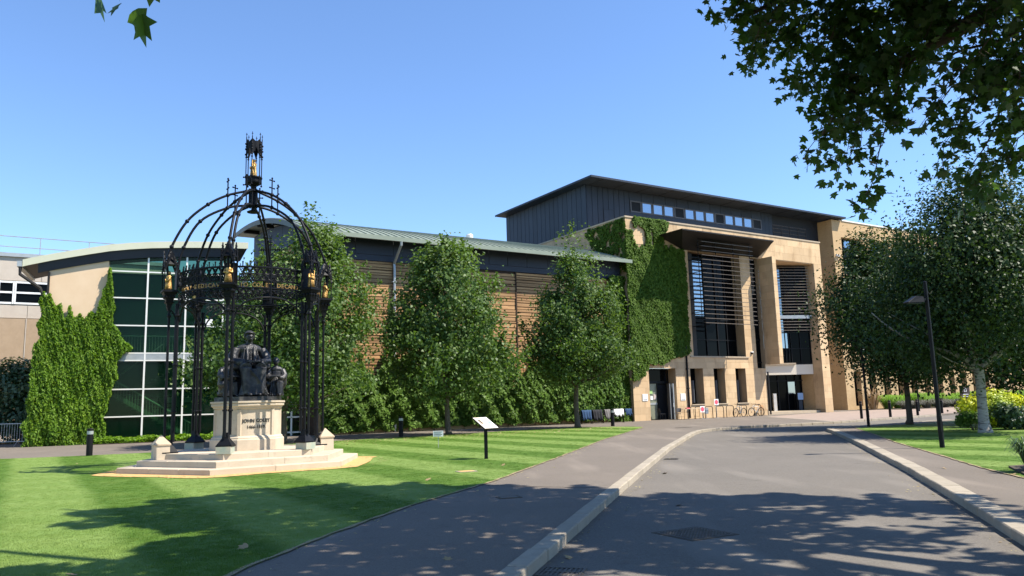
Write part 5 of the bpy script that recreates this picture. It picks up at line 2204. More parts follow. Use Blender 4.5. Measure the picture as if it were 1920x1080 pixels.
make_tree('birch_tree', 'big white trunked birch beside the yellow green shrub', 'tree', (17.55, 29.46, 0), 9.8, [(2.7, 2.0), (3.3, 3.1), (4.8, 3.6), (6.6, 3.2), (8.2, 2.5), (9.3, 1.6), (10.2, .5)], 1.2, .17, 300, 210, .95, (.14, .10), M['leaf_birch'], M['birchbark'], 25, GR, fork=fk, clear=(-1.1, 3.4), vstretch=1.25, droop=1.0, stem_top=8.6, ylean=.4, rough=.16, shoots=60)
make_tree('birch_tree', 'dense dark tree at the right edge behind the birch', 'tree', (26.5, 37.0, 0), 11.5, [(.8, 2.2), (2.4, 3.8), (5.0, 4.4), (7.5, 3.6), (9.5, 2.2), (11.3, .5)], 0, .2, 280, 180, 1.2, (.19, .135), M['leaf_birch'], M['birchbark'], 26, GR, vstretch=1.2, droop=1.0)

# ---------------------------------------------------------------- the plane tree overhead
pt = thing('plane_tree', 'overhanging plane tree boughs with big lobed leaves across the upper right', 'tree', (11.5, 4.0, 0))
b = MB()
b.tube(crom([(11.5, 4, 0), (11.5, 4, 1.0), (11.4, 4.1, 3.0), (11.2, 4.3, 5.2), (10.9, 4.6, 7.5), (10.4, 5.0, 10.5), (10, 5.4, 13)], 4), list(np.interp(np.linspace(0, 1, 25), [0, .08, .3, .6, 1], [.75, .52, .46, .36, .1])), 12)
b.build('trunk', M['bark'], pt, smooth=True)
limbs = [[(11.1, 4.4, 5.6), (9.4, 6.9, 6.9), (7.4, 9.3, 7.0), (6.64, 10.0, 6.72), (6.1, 10.3, 6.48), (5.6, 10.5, 6.22), (5.0, 10.6, 5.9), (4.4, 10.4, 5.2)],
         [(10.8, 4.6, 7.6), (8.6, 8.0, 8.6), (6.4, 10.4, 8.5), (5.2, 11.0, 8.1), (4.3, 11.0, 7.6), (3.4, 10.5, 7.0)],
         [(7.2, 9.4, 7.0), (6.9, 9.8, 6.35), (6.26, 10.2, 6.25), (6.0, 10.2, 5.9)],
         [(7.6, 9.0, 7.0), (7.1, 9.4, 6.0), (6.9, 9.6, 5.6)],
         [(11, 4.4, 6.4), (7.5, 4.5, 7.6), (3.5, 4.6, 7.0), (-.5, 4.6, 5.8), (-2.0, 4.6, 4.9), (-2.45, 4.6, 4.35)],
         [(10.6, 5, 9.0), (8.0, 9.0, 10.6), (5.0, 13.0, 11.2), (2.0, 15, 11.6)],
         [(10.6, 5, 9.5), (7.0, 8.0, 10.8), (2.5, 10.5, 11.2), (.0, 12, 11.0)],
         [(10.5, 5, 9.0), (6.0, 6.0, 9.6), (2.0, 7.5, 9.6), (-1, 9, 9.6)],
         [(10.4, 5.2, 10), (10.5, 10, 11), (9.5, 13, 11.2)]]
radl = [(.20, .02), (.17, .02), (.035, .006), (.03, .006), (.14, .01), (.2, .03), (.2, .03), (.2, .03), (.16, .03)]
for pl, (ra, rb) in zip(limbs, radl):
    c = crom(pl, 4)
    b = MB()
    b.tube(c, list(np.linspace(ra, rb, len(c))), 8)
    b.build('limb', M['bark'], pt, smooth=True)
OUT = np.array([(0, 0), (.22, .02), (.50, .16), (.31, .32), (.54, .64), (.21, .61), (0, 1.0), (-.21, .61), (-.54, .64), (-.31, .32), (-.50, .16), (-.22, .02)])


def plane_leaf_frames(C, r, size):
    n = len(C)
    Nn = unit(n, r) * .9 + np.array([0, 0, .65])
    Nn /= np.linalg.norm(Nn, axis=1, keepdims=True)
    a, s = leaf_frames(Nn, r, 1.1)
    return Nn, a, s, size * r.uniform(.65, 1.25, n)


def plane_leaves(name, C, r, size, parent, single=0, order=None, **props):
    Nn, a, s, l = plane_leaf_frames(C, r, size)
    idx = np.arange(len(C)) if order is None else order
    ones, rest = idx[:single], idx[single:]
    if single:
        me = bpy.data.meshes.new('leaf')
        fold = [(x, y - .1, .10 * abs(x) - .08 * y * y) for x, y in OUT]
        me.from_pydata(fold, [], [tuple(range(12))])
        me.materials.append(M['leaf_plane'])
        for i in ones:
            o = bpy.data.objects.new('leaf', me)
            col.objects.link(o)
            o.parent = parent
            mt = Matrix(((s[i][0], a[i][0], Nn[i][0]), (s[i][1], a[i][1], Nn[i][1]), (s[i][2], a[i][2], Nn[i][2])))
            o.rotation_euler = mt.to_euler()
            o.location = Vector(C[i]) - LOC[parent.name]
            o.scale = (l[i],) * 3
    C, Nn, a, s, l = C[rest], Nn[rest], a[rest], s[rest], l[rest]
    n = len(C)
    V = np.empty((n, 12, 3))
    for k, (x, y) in enumerate(OUT):
        V[:, k] = C + l[:, None] * (s * x + a * (y - .1) + Nn * (.10 * abs(x) - .08 * y * y))
    V -= np.array(LOC[parent.name])
    me = mesh_np(name, V.reshape(-1, 3), np.arange(n * 12).reshape(n, 12), M['leaf_plane'])
    return link(name, me, parent, LOC[parent.name], **props)


SPRAY = [((4.33, 10.5, 7.76), (3.01, 10.3, 6.87), .30, 120), ((4.1, 10.2, 7.26), (3.22, 10.0, 6.02), .26, 90), ((4.95, 10.6, 7.3), (4.04, 10.4, 5.61), .40, 260),
         ((5.47, 10.8, 6.89), (4.29, 10.6, 5.01), .34, 210), ((5.47, 10.4, 6.36), (4.39, 10.2, 4.49), .34, 190), ((5.47, 10.2, 5.88), (4.7, 10.0, 4.01), .20, 110),
         ((5.35, 11.0, 8.03), (4.74, 10.8, 5.75), .55, 420), ((6.17, 10.2, 7.53), (5.28, 10.0, 5.72), .55, 380), ((6.53, 9.6, 6.7), (5.55, 9.4, 5.24), .48, 260),
         ((6.42, 9.8, 5.9), (5.45, 9.6, 4.53), .28, 130), ((6.81, 10.0, 5.75), (5.82, 9.8, 3.59), .26, 170), ((6.77, 9.6, 5.21), (6.26, 9.4, 4.38), .26, 90),
         ((6.81, 9.4, 6.58), (6.27, 9.2, 4.93), .5, 300), ((3.72, 11.0, 8.08), (3.83, 10.8, 6.6), .32, 150), ((5.93, 10.4, 7.16), (4.79, 10.2, 5.74), .5, 330),
         ((4.23, 11.3, 8.06), (4.3, 11.1, 6.64), .45, 210), ((7.14, 11.0, 7.98), (6.24, 10.8, 6.61), .6, 330), ((7.3, 10.2, 7.6), (6.6, 10.0, 5.6), .5, 260),
         ((5.6, 11.2, 8.6), (5.0, 11.0, 7.0), .7, 260), ((6.6, 10.6, 8.2), (6.0, 10.4, 6.6), .7, 260)]
r_ = np.random.default_rng(77)
C, edge = [], []
tw = MB()
for p0, p1, w, n in SPRAY:
    p0, p1 = np.array(p0), np.array(p1)
    n = int(n * 1.55)
    k = r_.uniform(0, 1, n) ** .9
    # clumped along side twigs
    tn = max(5, n // 13)
    tk = r_.uniform(0, 1, tn)
    tofs = r_.normal(size=(tn, 3)) * w * .62 * (1 - .45 * tk)[:, None]
    tc = p0 + (p1 - p0) * tk[:, None] + tofs
    ti = r_.integers(0, tn, n)
    pts = tc[ti] + r_.normal(size=(n, 3)) * .10
    C.append(pts)
    tw.tube(crom([tuple(p0), tuple(p0 * .65 + p1 * .35 + r_.normal(size=3) * .09), tuple(p0 * .3 + p1 * .7 + r_.normal(size=3) * .09), tuple(p0 * .08 + p1 * .92)], 3), [.012, .011, .010, .009, .008, .007, .006, .005, .004, .003], 5)
    for q in range(tn):
        a = p0 + (p1 - p0) * max(0, tk[q] - .12)
        tw.tube([tuple(a), tuple(tc[q])], [.006, .003], 4)
C = np.concatenate(C)
tw.build('twigs', M['bark'], pt)
order = np.argsort(C[:, 2] + .35 * C[:, 0] * 0 - .0 * C[:, 1])
plane_leaves('foliage', C, r_, .122, pt, 292, order, kind='stuff')
TL = np.array([(-2.46, 4.6, 4.17), (-2.36, 4.62, 4.12), (-2.43, 4.55, 4.30), (-2.58, 4.6, 4.22), (-2.22, 4.6, 4.26), (-2.31, 4.6, 4.08), (-2.5, 4.7, 4.4), (-2.3, 4.5, 4.4)])
plane_leaves('leaf_cluster', TL, np.random.default_rng(5), .17, pt)
# crown above the frame: it throws the dappled shade over the drive
GS = [(-5.0, 4.5), (-5.3, 8.3), (-4.7, 9.0), (-4.2, 10.3), (-5.3, 11.2), (-6.9, 11.9), (-7.1, 13.2), (-6.4, 14.6), (-5.5, 15.6), (-4.2, 16.4), (-2.4, 16.3), (-.75, 15.7), (.8, 14.9), (2.0, 14.4), (3.2, 14.4), (6.1, 13.3), (7.1, 12.0), (7.8, 9.5), (9.5, 5), (6, 3.5)]
n = 80000
gx, gy = r_.uniform(-7.5, 10, n), r_.uniform(3.5, 17, n)
nx = .16 * np.sin(gx * 2.3 + 1.1 * gy) + .16 * np.sin(gy * 3.1 - .7 * gx) + .12 * np.sin(gx * 5.3) * np.sin(gy * 6.1)
ok = pip(gx + .35 * np.sin(gy * 4), gy + .3 * np.sin(gx * 3.7) + .15 * np.sin(gx * 9), GS)
dens = np.where(gy > 12.6 - .3 * np.clip(-gx, 0, 4), .94, np.clip(.46 + .09 * (gy - 6) - .11 * np.clip(gx, -3, 6), .08, 1)) + np.where(gy > 12.6, nx * .25, nx * 1.5)
ok &= r_.uniform(0, 1, n) < dens * .85
gx, gy = gx[ok], gy[ok]
zlo = (1.9 + .56 * gy) / (1 + .56 * .146)
z = zlo + r_.uniform(0, 1, len(gx)) ** 1.4 * 3.0
C2 = np.stack([gx + .712 * z, gy - .146 * z, z], 1)
vis = C2[:, 2] > 1.85 + .56 * C2[:, 1]
plane_leaves('upper_foliage', C2[vis], r_, .23, pt, kind='stuff')


# ---------------------------------------------------------------- climbers
def wob(x, y, s=1.0):
    return (np.sin(1.7 * x * s + .8 * y * s) + np.sin(2.9 * y * s - 1.3 * x * s + 1) + .7 * np.sin(4.7 * x * s + 3.1 * y * s + 2) + .5 * np.sin(8.3 * x * s - 6.1 * y * s)) / 3.2


def climber(parent, name, fr, n, a0, a1, z0, z1, inside, thick, L, W, m, seed, nout=1.2, droop=.9, stuff=False):
    """leaves hung over a wall face; fr: a along, b into wall (outwards = -b), z up"""
    r = np.random.default_rng(seed)
    a, z = r.uniform(a0, a1, n), r.uniform(z0, z1, n)
    ok = inside(a, z)
    a, z = a[ok], z[ok]
    th = thick(a, z)
    d = th * r.uniform(0, 1, len(a)) ** .5 + .03
    ex, ey = np.array(fr.ex), np.array(fr.ey)
    C = np.array(fr.o) + a[:, None] * ex - d[:, None] * ey + z[:, None] * np.array([0, 0, 1.0])
    Nn = unit(len(C), r) * .7 - ey * nout + np.array([0, 0, .55])
    me = diamond_leaves(name, C - np.array(LOC[parent.name]), Nn, L, W, m, r, droop)
    return obj_of(name, me, parent)


def stems(parent, fr, pls, rad=.018):
    b = MB(fr.o, fr.ex, fr.ey)
    for pl in pls:
        b.tube(pl, rad, 4)
    return b.build('stem', M['bark'], parent)


iv = thing('boston_ivy', 'dense green creeper covering the corner of the main building up to the roofline', 'climbing plant', FR.P(38.2, -.2, 0))
lowf = lambda a: np.interp(a, [38.1, 38.9, 39.6, 41, 42.5, 44.4], [2.9, 3.2, 4.05, 4.25, 4.7, 5.0])


def in_main(a, z):
    w = wob(a, z, 1.6)
    body = (z > lowf(a) + .25 * w) & (z < 13.35 + .35 * w) & (a < 44.15 + .12 * w)
    top = (z > 14.75 + .25 * w) & (z < 15.5) & (a > 38.95 + .2 * w) & (a < 42.3)
    s1 = (z > 13) & (z < 15.3) & (np.abs(a - 40.35 - .1 * w) < .28)
    s2 = (z > 13) & (z < 15.4) & (a > 41.0 + .25 * w - .08 * (z - 13)) & (a < 41.75 + .35 * (z - 13.2) + .15 * w)
    s3 = (z > 13) & (z < 14.4) & (a < 38.9 + .2 * w)
    return body | top | s1 | s2 | s3


climber(iv, 'foliage', FR, 34000, 38.05, 44.4, 2.4, 15.55, in_main, lambda a, z: .16 + .10 * wob(a, z) + .25 * np.clip((5.6 - z) / 3, 0, 1) * (a < 43), .19, .165, M['leaf_ivy'], 31, 1.5, 1.3)
climber(iv, 'foliage', MB(FR.P(38.2, 0, 0), EV, (-EU[0] * -1, -EU[1] * -1, 0)), 7000, -.15, 5.4, 11.2, 15.45,
        lambda a, z: (a < 4.9 + .7 * wob(a, z, 1.2) - .35 * (15.4 - z) * (z > 13)) & (wob(a * 1.4, z, 1.5) > -.42) & (z < 15.3 + .1 * wob(a, z)) & ~((z < 13) & (wob(a, z, 2.2) > .25)), lambda a, z: .13 + 0 * a, .17, .15, M['leaf_ivy'], 32, 1.3, 1.3)
climber(iv, 'foliage', MB(FR.P(0, .62, 0), EU, EV), 7000, 36.3, 38.2, 0, 10.8, lambda a, z: (a > 36.55 + .35 * wob(a, z, 1.3) + .12 * np.clip(z - 8, 0, 3)), lambda a, z: .3 + .2 * wob(a, z), .19, .16, M['leaf_ivy'], 33, 1.3, 1.2)
stems(iv, FR, [[(38.6 + .5 * k, -.03, lowf(np.array(38.6 + .5 * k)).item() + .3), (38.8 + .45 * k, -.04, 7), (38.5 + .5 * k, -.04, 12.5)] for k in range(10)])

hv = thing('wall_creeper', 'long bushy creeper covering the lower wall of the timber hall', 'climbing plant', FR.P(27, .4, 0))


def top_h(a):
    return 5.0 + 1.0 * np.sin(a * .55 + 1) + .55 * np.sin(a * 1.7) + .35 * np.sin(a * 4.1)


FHW = MB(FR.P(0, .62, 0), EU, EV)
climber(hv, 'foliage', FHW, 64000, 14.8, 37.2, .0, 7.6, lambda a, z: (z < top_h(a) + .5 * wob(a, z, 1.8)) & (z > .12 + .25 * np.abs(wob(a, 0 * z, .8))) & (wob(a * .9, z, 1.1) > -.80),
        lambda a, z: .30 + .30 * wob(a, z, .9) + .22 * wob(a, z, 2.4) + .35 * np.clip(1 - np.abs(z - 1.8) / 2.2, 0, 1), .20, .17, M['leaf_dull'], 34, .9, .8)
stems(hv, FHW, [[(15.5 + 1.1 * k, -.05, 0), (15.7 + 1.1 * k, -.08, 2), (15.4 + 1.15 * k, -.06, 4.2)] for k in range(20)], .025)

lv = thing('virginia_creeper', 'bright green creeper draping the cream end wall of the glazed building', 'climbing plant', (-23.6, 41.6, 0))
FLV = FGL()


def in_left(a, z):
    w = wob(a, z, 1.7)
    top = np.interp(a, [-4.9, -4.5, -4.1, -3.6, -2.9, -2.4, -2.0, -1.75, -1.6, -1.45, -1.2], [7.6, 8.3, 7.9, 7.2, 6.9, 6.8, 7.4, 8.0, 8.7, 9.8, 7.8])
    rt = np.interp(z, [0, 2, 3.5, 4.6, 5.2, 5.8, 6.6, 10], [-1.35, -1.25, -.95, -.75, -.2, -.75, -1.15, -1.38])
    lf = np.interp(z, [0, 2, 4, 8], [-5.0, -5.0, -4.85, -4.65])
    return (z < top + .32 * w + .2 * np.sin(a * 13.0)) & (a < rt + .16 * w) & (a > lf + .2 * w)


climber(lv, 'foliage', FLV, 80000, -5.8, .1, 0, 10.2, in_left, lambda a, z: .16 + np.clip(.75 - .085 * z, .1, .7) * (.8 + .28 * wob(a, z, .9)) + .10 * wob(a * 2.2, z * .8, 2.2), .19, .085, M['leaf_bright'], 35, .55, 2.4)
stems(lv, FLV, [[(-4.4 + .3 * k, -.03, 0), (-4.3 + .28 * k, -.04, 4), (-4.2 + .3 * k + (k % 3) * .1, -.03, 5.6 + .4 * math.sin(k))] for k in range(10)], .010)


# ---------------------------------------------------------------- shrubs and bedding
def shrub(name, label, cat, base, rad, n, L, W, m, seed, group=None, lump=9, flat=0.0, droop=.5, parent_stem=True):
    r = np.random.default_rng(seed)
    t = thing(name, label, cat, base, group)
    cc = unit(lump, r) * np.array(rad) * .55 + np.array([0, 0, rad[2] * .9])
    idx = r.integers(0, lump, n)
    d = unit(n, r)
    P = cc[idx] + d * np.array(rad) * .52 * r.uniform(.55, 1.0, n)[:, None]
    P[:, 2] = np.abs(P[:, 2]) + .03
    Nn = d * .9 + unit(n, r) * .6 + np.array([0, 0, .5])
    obj_of('foliage', diamond_leaves('foliage', P, Nn, L, W, m, r, droop), t)
    b = MB()
    for k in range(7):
        a = k * .9
        b.tube([(.08 * math.cos(a), .08 * math.sin(a), 0), (rad[0] * .35 * math.cos(a), rad[1] * .35 * math.sin(a), rad[2] * .7)], [.025, .01], 5)
    me = bpy.data.meshes.new('stem')
    me.from_pydata([tuple(p) for p in b.v], [], b.f)
    me.materials.append(M['bark'])
    obj_of('stem', me, t)
    return t


shrub('shrub', 'bushy dark green shrub behind the steel crowd barrier', 'shrub', (-29.4, 46.8, 0), (2.3, 1.8, 2.9), 9000, .26, .15, M['leaf_shrub'], 41, lump=14)
shrub('shrub', 'low shadowy shrub under the far left wall behind the barrier', 'shrub', (-31.5, 45.6, 0), (2.6, 1.4, 1.3), 4000, .2, .12, M['leaf_shrub'], 42)
shrub('shrub', 'bright yellow green shrub glowing behind the birch trunk', 'shrub', (20.75, 33.9, 0), (1.6, 1.4, .86), 9000, .13, .085, M['leaf_lime'], 43, lump=16)
shrub('shrub', 'dull green low shrub in front of the yellow green one', 'shrub', (18.6, 31.9, 0), (.75, .6, .42), 1800, .13, .08, M['leaf_dull'], 44)
shrub('shrub', 'dark green shrub right of the birch trunk base', 'shrub', (20.2, 31.4, 0), (1.3, .8, .62), 4000, .14, .09, M['leaf_shrub'], 45)
shrub('shrub', 'tall dark shrub at the right edge behind the yellow green one', 'shrub', (23.6, 33.5, 0), (1.5, 1.4, 1.5), 6000, .18, .11, M['leaf_shrub'], 46)
for k, (s, w) in enumerate(((73.5, -6.2), (76.6, -6.0), (79.2, -5.8))):
    p = FR.P(s, w, 0)
    shrub('shrub', ('dark mounded shrub behind the grey tree trunk', 'dark shrub with broad leaves right of the grey tree trunk', 'low purple tinged shrub between bollards')[k], 'shrub', tuple(p), ((1.5, 1.0, .75), (1.3, 1.0, .65), (1.6, 1.0, .6))[k], 2600, .2, .13, M['leaf_shrub'], 50 + k, 'dark bedding shrubs before the brick wing')
# ground cover under the glazing
g = thing('ground_cover', 'strip of low green planting at the foot of the green glass wall', 'plant', (-20, 42.6, 0))
r_ = np.random.default_rng(61)
n = 9000
t_, w_ = r_.uniform(-1.9, 5.2, n), r_.uniform(-1.6, -.15, n)
z = r_.uniform(0, 1, n) * (.24 + .16 * wob(t_, w_, 2))
C = np.array(GO) + t_[:, None] * np.array(GD) + w_[:, None] * np.array(GI) + np.stack([0 * z, 0 * z, z + .03], 1)
obj_of('foliage', diamond_leaves('foliage', C - np.array(LOC[g.name]), unit(n, r_) * .7 + np.array([0, 0, .9]), .15, .11, M['leaf_bright'], r_, .3), g)
b = FGL()
b.box(-2.0, 5.3, -1.75, -.11, -.05, .03)
b.build('soil', M['soil'], kind='structure')


def blades(name, label, cat, base, n, h, spread, w, m, seed, group=None, partname='foliage'):
    r = np.random.default_rng(seed)
    t = thing(name, label, cat, base, group)
    V, F = [], []
    for i in range(n):
        a = r.uniform(0, 6.28)
        rr = r.uniform(0, .3) * spread
        x0, y0 = rr * math.cos(a), rr * math.sin(a)
        hh = h * r.uniform(.6, 1.1)
        out = spread * r.uniform(.3, 1.0)
        sx, sy = -math.sin(a) * w, math.cos(a) * w
        k = len(V)
        for q, (o_, zz, ww) in enumerate(((0, 0, 1), (.35, .65, .9), (.75, .95, .6), (1.05, .82 - .2 * r.uniform(), .12))):
            x, y = x0 + out * o_ * math.cos(a), y0 + out * o_ * math.sin(a)
            V += [(x - sx * ww, y - sy * ww, hh * zz), (x + sx * ww, y + sy * ww, hh * zz)]
        for q in range(3):
            F.append((k + 2 * q, k + 2 * q + 1, k + 2 * q + 3, k + 2 * q + 2))
    me = mesh_np(partname, np.array(V), np.array(F), m)
    obj_of(partname, me, t)
    return t


ORD = 'first second third fourth fifth sixth seventh eighth ninth tenth eleventh twelfth thirteenth fourteenth fifteenth sixteenth'.split()
gg = 'green ornamental grass mounds along the brick wing'
first = None
for k in range(13):
    p = FR.P(71.2 + k * 2.15, .9 + .3 * math.sin(k * 2.1), 0)
    if first is None:
        first = blades('ornamental_grass', 'first mound of bright green grass along the wing, counted from the spiky plant', 'grass mound', tuple(p), 900, 1.35, 1.25, .014, M['grasstuft'], 71, gg)
    else:
        dup(first, tuple(p), k * 1.3, ORD[k] + ' mound of bright green grass along the wing, counted from the spiky plant', scale=.85 + .3 * ((k * 7) % 5) / 5)
gl_ = 'grey lavender clumps edging the bed before the brick wing'
first = None
for k in range(16):
    p = FR.P(69.9 + k * 1.75, -1.6 + .2 * math.sin(k * 1.7), 0)
    if first is None:
        first = blades('lavender', 'first grey brown lavender clump along the wing, counted from the spiky plant', 'lavender', tuple(p), 420, .8, .95, .012, M['lavender'], 72, gl_)
    else:
        dup(first, tuple(p), k * 1.9, ORD[k] + ' grey brown lavender clump along the wing, counted from the spiky plant', scale=.9 + .25 * ((k * 5) % 4) / 4)
blades('spiky_plant', 'spiky brown leaved plant at the corner of the brick wing', 'plant', tuple(FR.P(68.9, 1.0, 0)), 90, 2.0, 1.3, .035, M['cordy'], 73)
b = FM()
b.box(69.2, 104, -2.6, 2.9, -.05, .03)
b.build('planting_bed', M['soil'], kind='structure')
# planting at the lower right edge
b = MB()
b.prism([(9.35, 14.6), (10.1, 16.3), (12, 17.0), (14, 15.5), (13, 12.6), (9.75, 12.2)], -.02, .045)
b.build('planting_bed', M['soil'], kind='structure')
blades('strappy_plant', 'strappy green plant spilling over the lawn edge at the lower right', 'plant', (9.95, 15.3, .04), 260, .62, .42, .014, M['leaf_shrub'], 74)
blades('strappy_plant', 'strappy green plant at the right edge, nearest the footpath', 'plant', (10.2, 14.3, .04), 200, .75, .45, .015, M['leaf_shrub'], 75)
shrub('shrub', 'leafy shrub at the right edge above the strappy plants', 'shrub', (10.75, 15.6, .04), (.55, .5, .45), 1500, .12, .06, M['leaf_dull'], 76)
# ================================================================== STREET FURNITURE
def band_bollard(loc, label):
    t = thing('bollard', label, 'bollard', loc, 'black bollards with a silver band around the left lawn')
    b = MB()
    b.lathe([(.115, -.05), (.115, .82), (.112, .825)], 16)
    b.build('shaft', M['black'], t, local=True, smooth=False)
    b = MB()
    b.lathe([(.116, .826), (.116, .955)], 16)
    b.build('reflective_band', M['galv'], t, local=True)
    b = MB()
    b.lathe([(.118, .956), (.118, 1.03), (.105, 1.05), (.0, 1.055)], 16)
    b.build('cap', M['black'], t, local=True)


band_bollard((-16.53, 30.48, 0), 'black bollard with silver band left of the monument steps')
band_bollard((-5.98, 40.89, 0), 'black bollard with silver band in the shade against the hall creeper')
band_bollard((5.99, 48.5, 0), 'black bollard with silver band in front of the jacket hung racks')
gb = 'slim black bollards along the forecourt edge'
for k, (x, y, lb) in enumerate(((21.95, 49.81, 'slim bollard just left of the second lamp column'), (24.56, 51.45, 'slim bollard between the second lamp column and the grey trunk'), (27.3, 53.29, 'slim bollard just right of the grey tree trunk'), (30.86, 56.77, 'slim bollard right of the nearest lamp column'), (33.2, 57.87, 'slim bollard in front of the brown totem sign'))):
    t = thing('bollard', lb, 'bollard', (x, y, 0), gb)
    b = MB()
    b.lathe([(.085, -.05), (.085, .92)], 12)
    b.build('shaft', M['black'], t, local=True)
    b = MB()
    b.lathe([(.088, .921), (.088, 1.0)], 12)
    b.build('band', M['louvre'], t, local=True)
    b = MB()
    b.lathe([(.088, 1.001), (.088, 1.07), (.07, 1.09), (0, 1.095)], 12)
    b.build('cap', M['black'], t, local=True)


def lamp(loc, label, rot):
    t = thing('street_lamp', label, 'street lamp', loc, 'black lamp columns along the drive')
    t.rotation_euler = (0, 0, rot)
    b = MB()
    b.lathe([(.068, -.1), (.068, .9), (.062, .92), (.05, 4.7), (.047, 4.78), (0, 4.8)], 14)
    b.build('column', M['black'], t, local=True, smooth=False)
    b = MB()
    b.box(-.22, 0, -.035, .035, 4.22, 4.29)
    b.build('arm', M['black'], t, local=True)
    b = MB()
    P = [(-.16, -.12, 4.17), (-.16, .12, 4.17), (-.66, .14, 4.15), (-.66, -.14, 4.15), (-.16, -.09, 4.33), (-.16, .09, 4.33), (-.38, .10, 4.35), (-.38, -.10, 4.35), (-.68, .13, 4.17), (-.68, -.13, 4.17)]
    b.add(P, [(0, 1, 2, 3), (0, 4, 5, 1), (4, 7, 6, 5), (7, 9, 8, 6), (3, 2, 8, 9), (0, 3, 9, 7, 4), (1, 5, 6, 8, 2)])
    b.build('lamp_head', M['black'], t, local=True)
    b = MB()
    b.box(-.62, -.22, -.09, .09, 4.132, 4.149)
    b.build('lens', M['zinc'], t, local=True)
    b = MB()
    b.box(-.04, .04, -.075, -.05, .45, .75)
    b.build('service_door', M['black'], t, local=True)


lamp((12.08, 22.41, 0), 'nearest black lamp column on the right lawn, head pointing left', R(8))
lamp((16.94, 37.77, 0), 'black lamp column at the far corner of the right footpath, head in leaves', R(8))
lamp((33.2, 64.5, 0), 'farthest black lamp column standing before the brick wing', R(8))

# ---- interpretation lectern
t = thing('information_lectern', 'black post lectern with sloping cream information panel on the lawn', 'information board', (-.88, 22.89, 0))
b = MB()
b.box(-.05, .05, -.05, .05, -.1, .98)
b.build('post', M['black'], t, local=True)
fx = Vector((.77, -.64, 0)).normalized()
fy = Vector((.64, .77, 0)).normalized()


def LF():
    n_ = Vector((fx.x * .29, fx.y * .29, .45)).normalized()
    ex = Vector((fx.x * .45, fx.y * .45, -.29)).normalized()
    return MB((0, 0, 1.035), ex, fy, n_)


b = LF()
b.box(-.29, .29, -.30, .30, -.03, .0)
b.build('tray', M['timber_back'], t, local=True)
b = LF()
b.box(-.28, .28, -.29, .29, .0005, .010)
b.build('panel', M['white'], t, local=True)
M['cream_print'] = mat('cream_print', (.72, .55, .36), (.80, .66, .47), 6.0, .5, coords='object')
M['grey_print'] = mat('grey_print', (.35, .38, .36), (.6, .6, .55), 20, .6, coords='object')
b = LF()
b.box(-.27, .27, -.28, .04, .0105, .012)
b.build('print', M['cream_print'], t, local=True)
b = LF()
b.box(-.16, .05, -.22, -.12, .0125, .0135)
b.build('print', M['louvre'], t, local=True)
for k in range(3):
    b = LF()
    b.box(-.24 + .17 * k, -.12 + .17 * k, .10, .24, .0125, .0135)
    b.build('print', (M['grey_print'], M['blue'], M['grey_print'])[k], t, local=True)
# ---- small white lawn sign
t = thing('lawn_sign', 'small white sign on a thin metal stake in the lawn', 'sign', (-2.91, 29.43, 0))
b = MB()
b.tube([(0, 0, -.1), (0, .0, .45)], .012, 6)
b.build('stake', M['galv'], t, local=True)
b = MB()
b.box(-.19, .19, -.03, -.012, .42, .63)
b.build('board', M['white'], t, local=True)
for k in range(4):
    b = MB()
    b.box(-.15, .15 - .05 * (k % 2), -.034, -.0305, .585 - k * .045, .60 - k * .045)
    b.build('text_line', M['galv'] if k % 2 else M['ink'], t, local=True)
# ---- brown totem sign
M['brown'] = mat('brown_sign', (.045, .028, .022), (.06, .038, .03), 2.0, .5)
t = thing('totem_sign', 'dark brown totem sign with white emblem behind the yellow green shrub', 'sign', (34.1, 59.3, 0))
t.rotation_euler = (0, 0, R(14))
b = MB()
b.box(-.40, .40, -.07, .07, 0, 1.85)
b.build('board', M['brown'], t, local=True)
b = MB()
b.box(-.11, .11, -.078, -.0705, 1.5, 1.72)
b.build('emblem', M['white'], t, local=True)
b = MB()
b.box(-.07, .07, -.083, -.079, 1.56, 1.68)
b.box(-.02, .02, -.083, -.079, 1.50, 1.55)
b.build('emblem_mark', M['brown'], t, local=True)
for k, (w_, mm) in enumerate(((.5, 'white'), (.56, 'white'), (.5, 'louvre'), (.4, 'louvre'))):
    b = MB()
    b.box(-w_ / 2, w_ / 2, -.078, -.0705, 1.28 - k * .16, 1.325 - k * .16)
    b.build('text_line', M[mm], t, local=True)
# ---- steel crowd barrier
t = thing('crowd_barrier', 'grey steel crowd barrier by the shrub at the far left', 'barrier', (-27.55, 42.0, 0))
t.rotation_euler = (0, 0, R(12))
b = MB()
c = [(-1.15, 0, .25), (-1.15, 0, 1.08), (-1.03, 0, 1.2), (1.03, 0, 1.2), (1.15, 0, 1.08), (1.15, 0, .25), (-1.15, 0, .25)]
b.tube(c, .025, 6)
b.build('frame', M['galv'], t, local=True)
for k in range(17):
    b = MB()
    x = -1.02 + k * .1275
    b.tube([(x, 0, .25), (x, 0, 1.2)], .011, 5)
    b.build('bar', M['galv'], t, local=True)
for x in (-.8, .8):
    b = MB()
    b.tube([(x - .05, -.32, .0), (x, 0, .25), (x + .05, .32, .0)], .022, 5)
    b.build('foot', M['galv'], t, local=True)


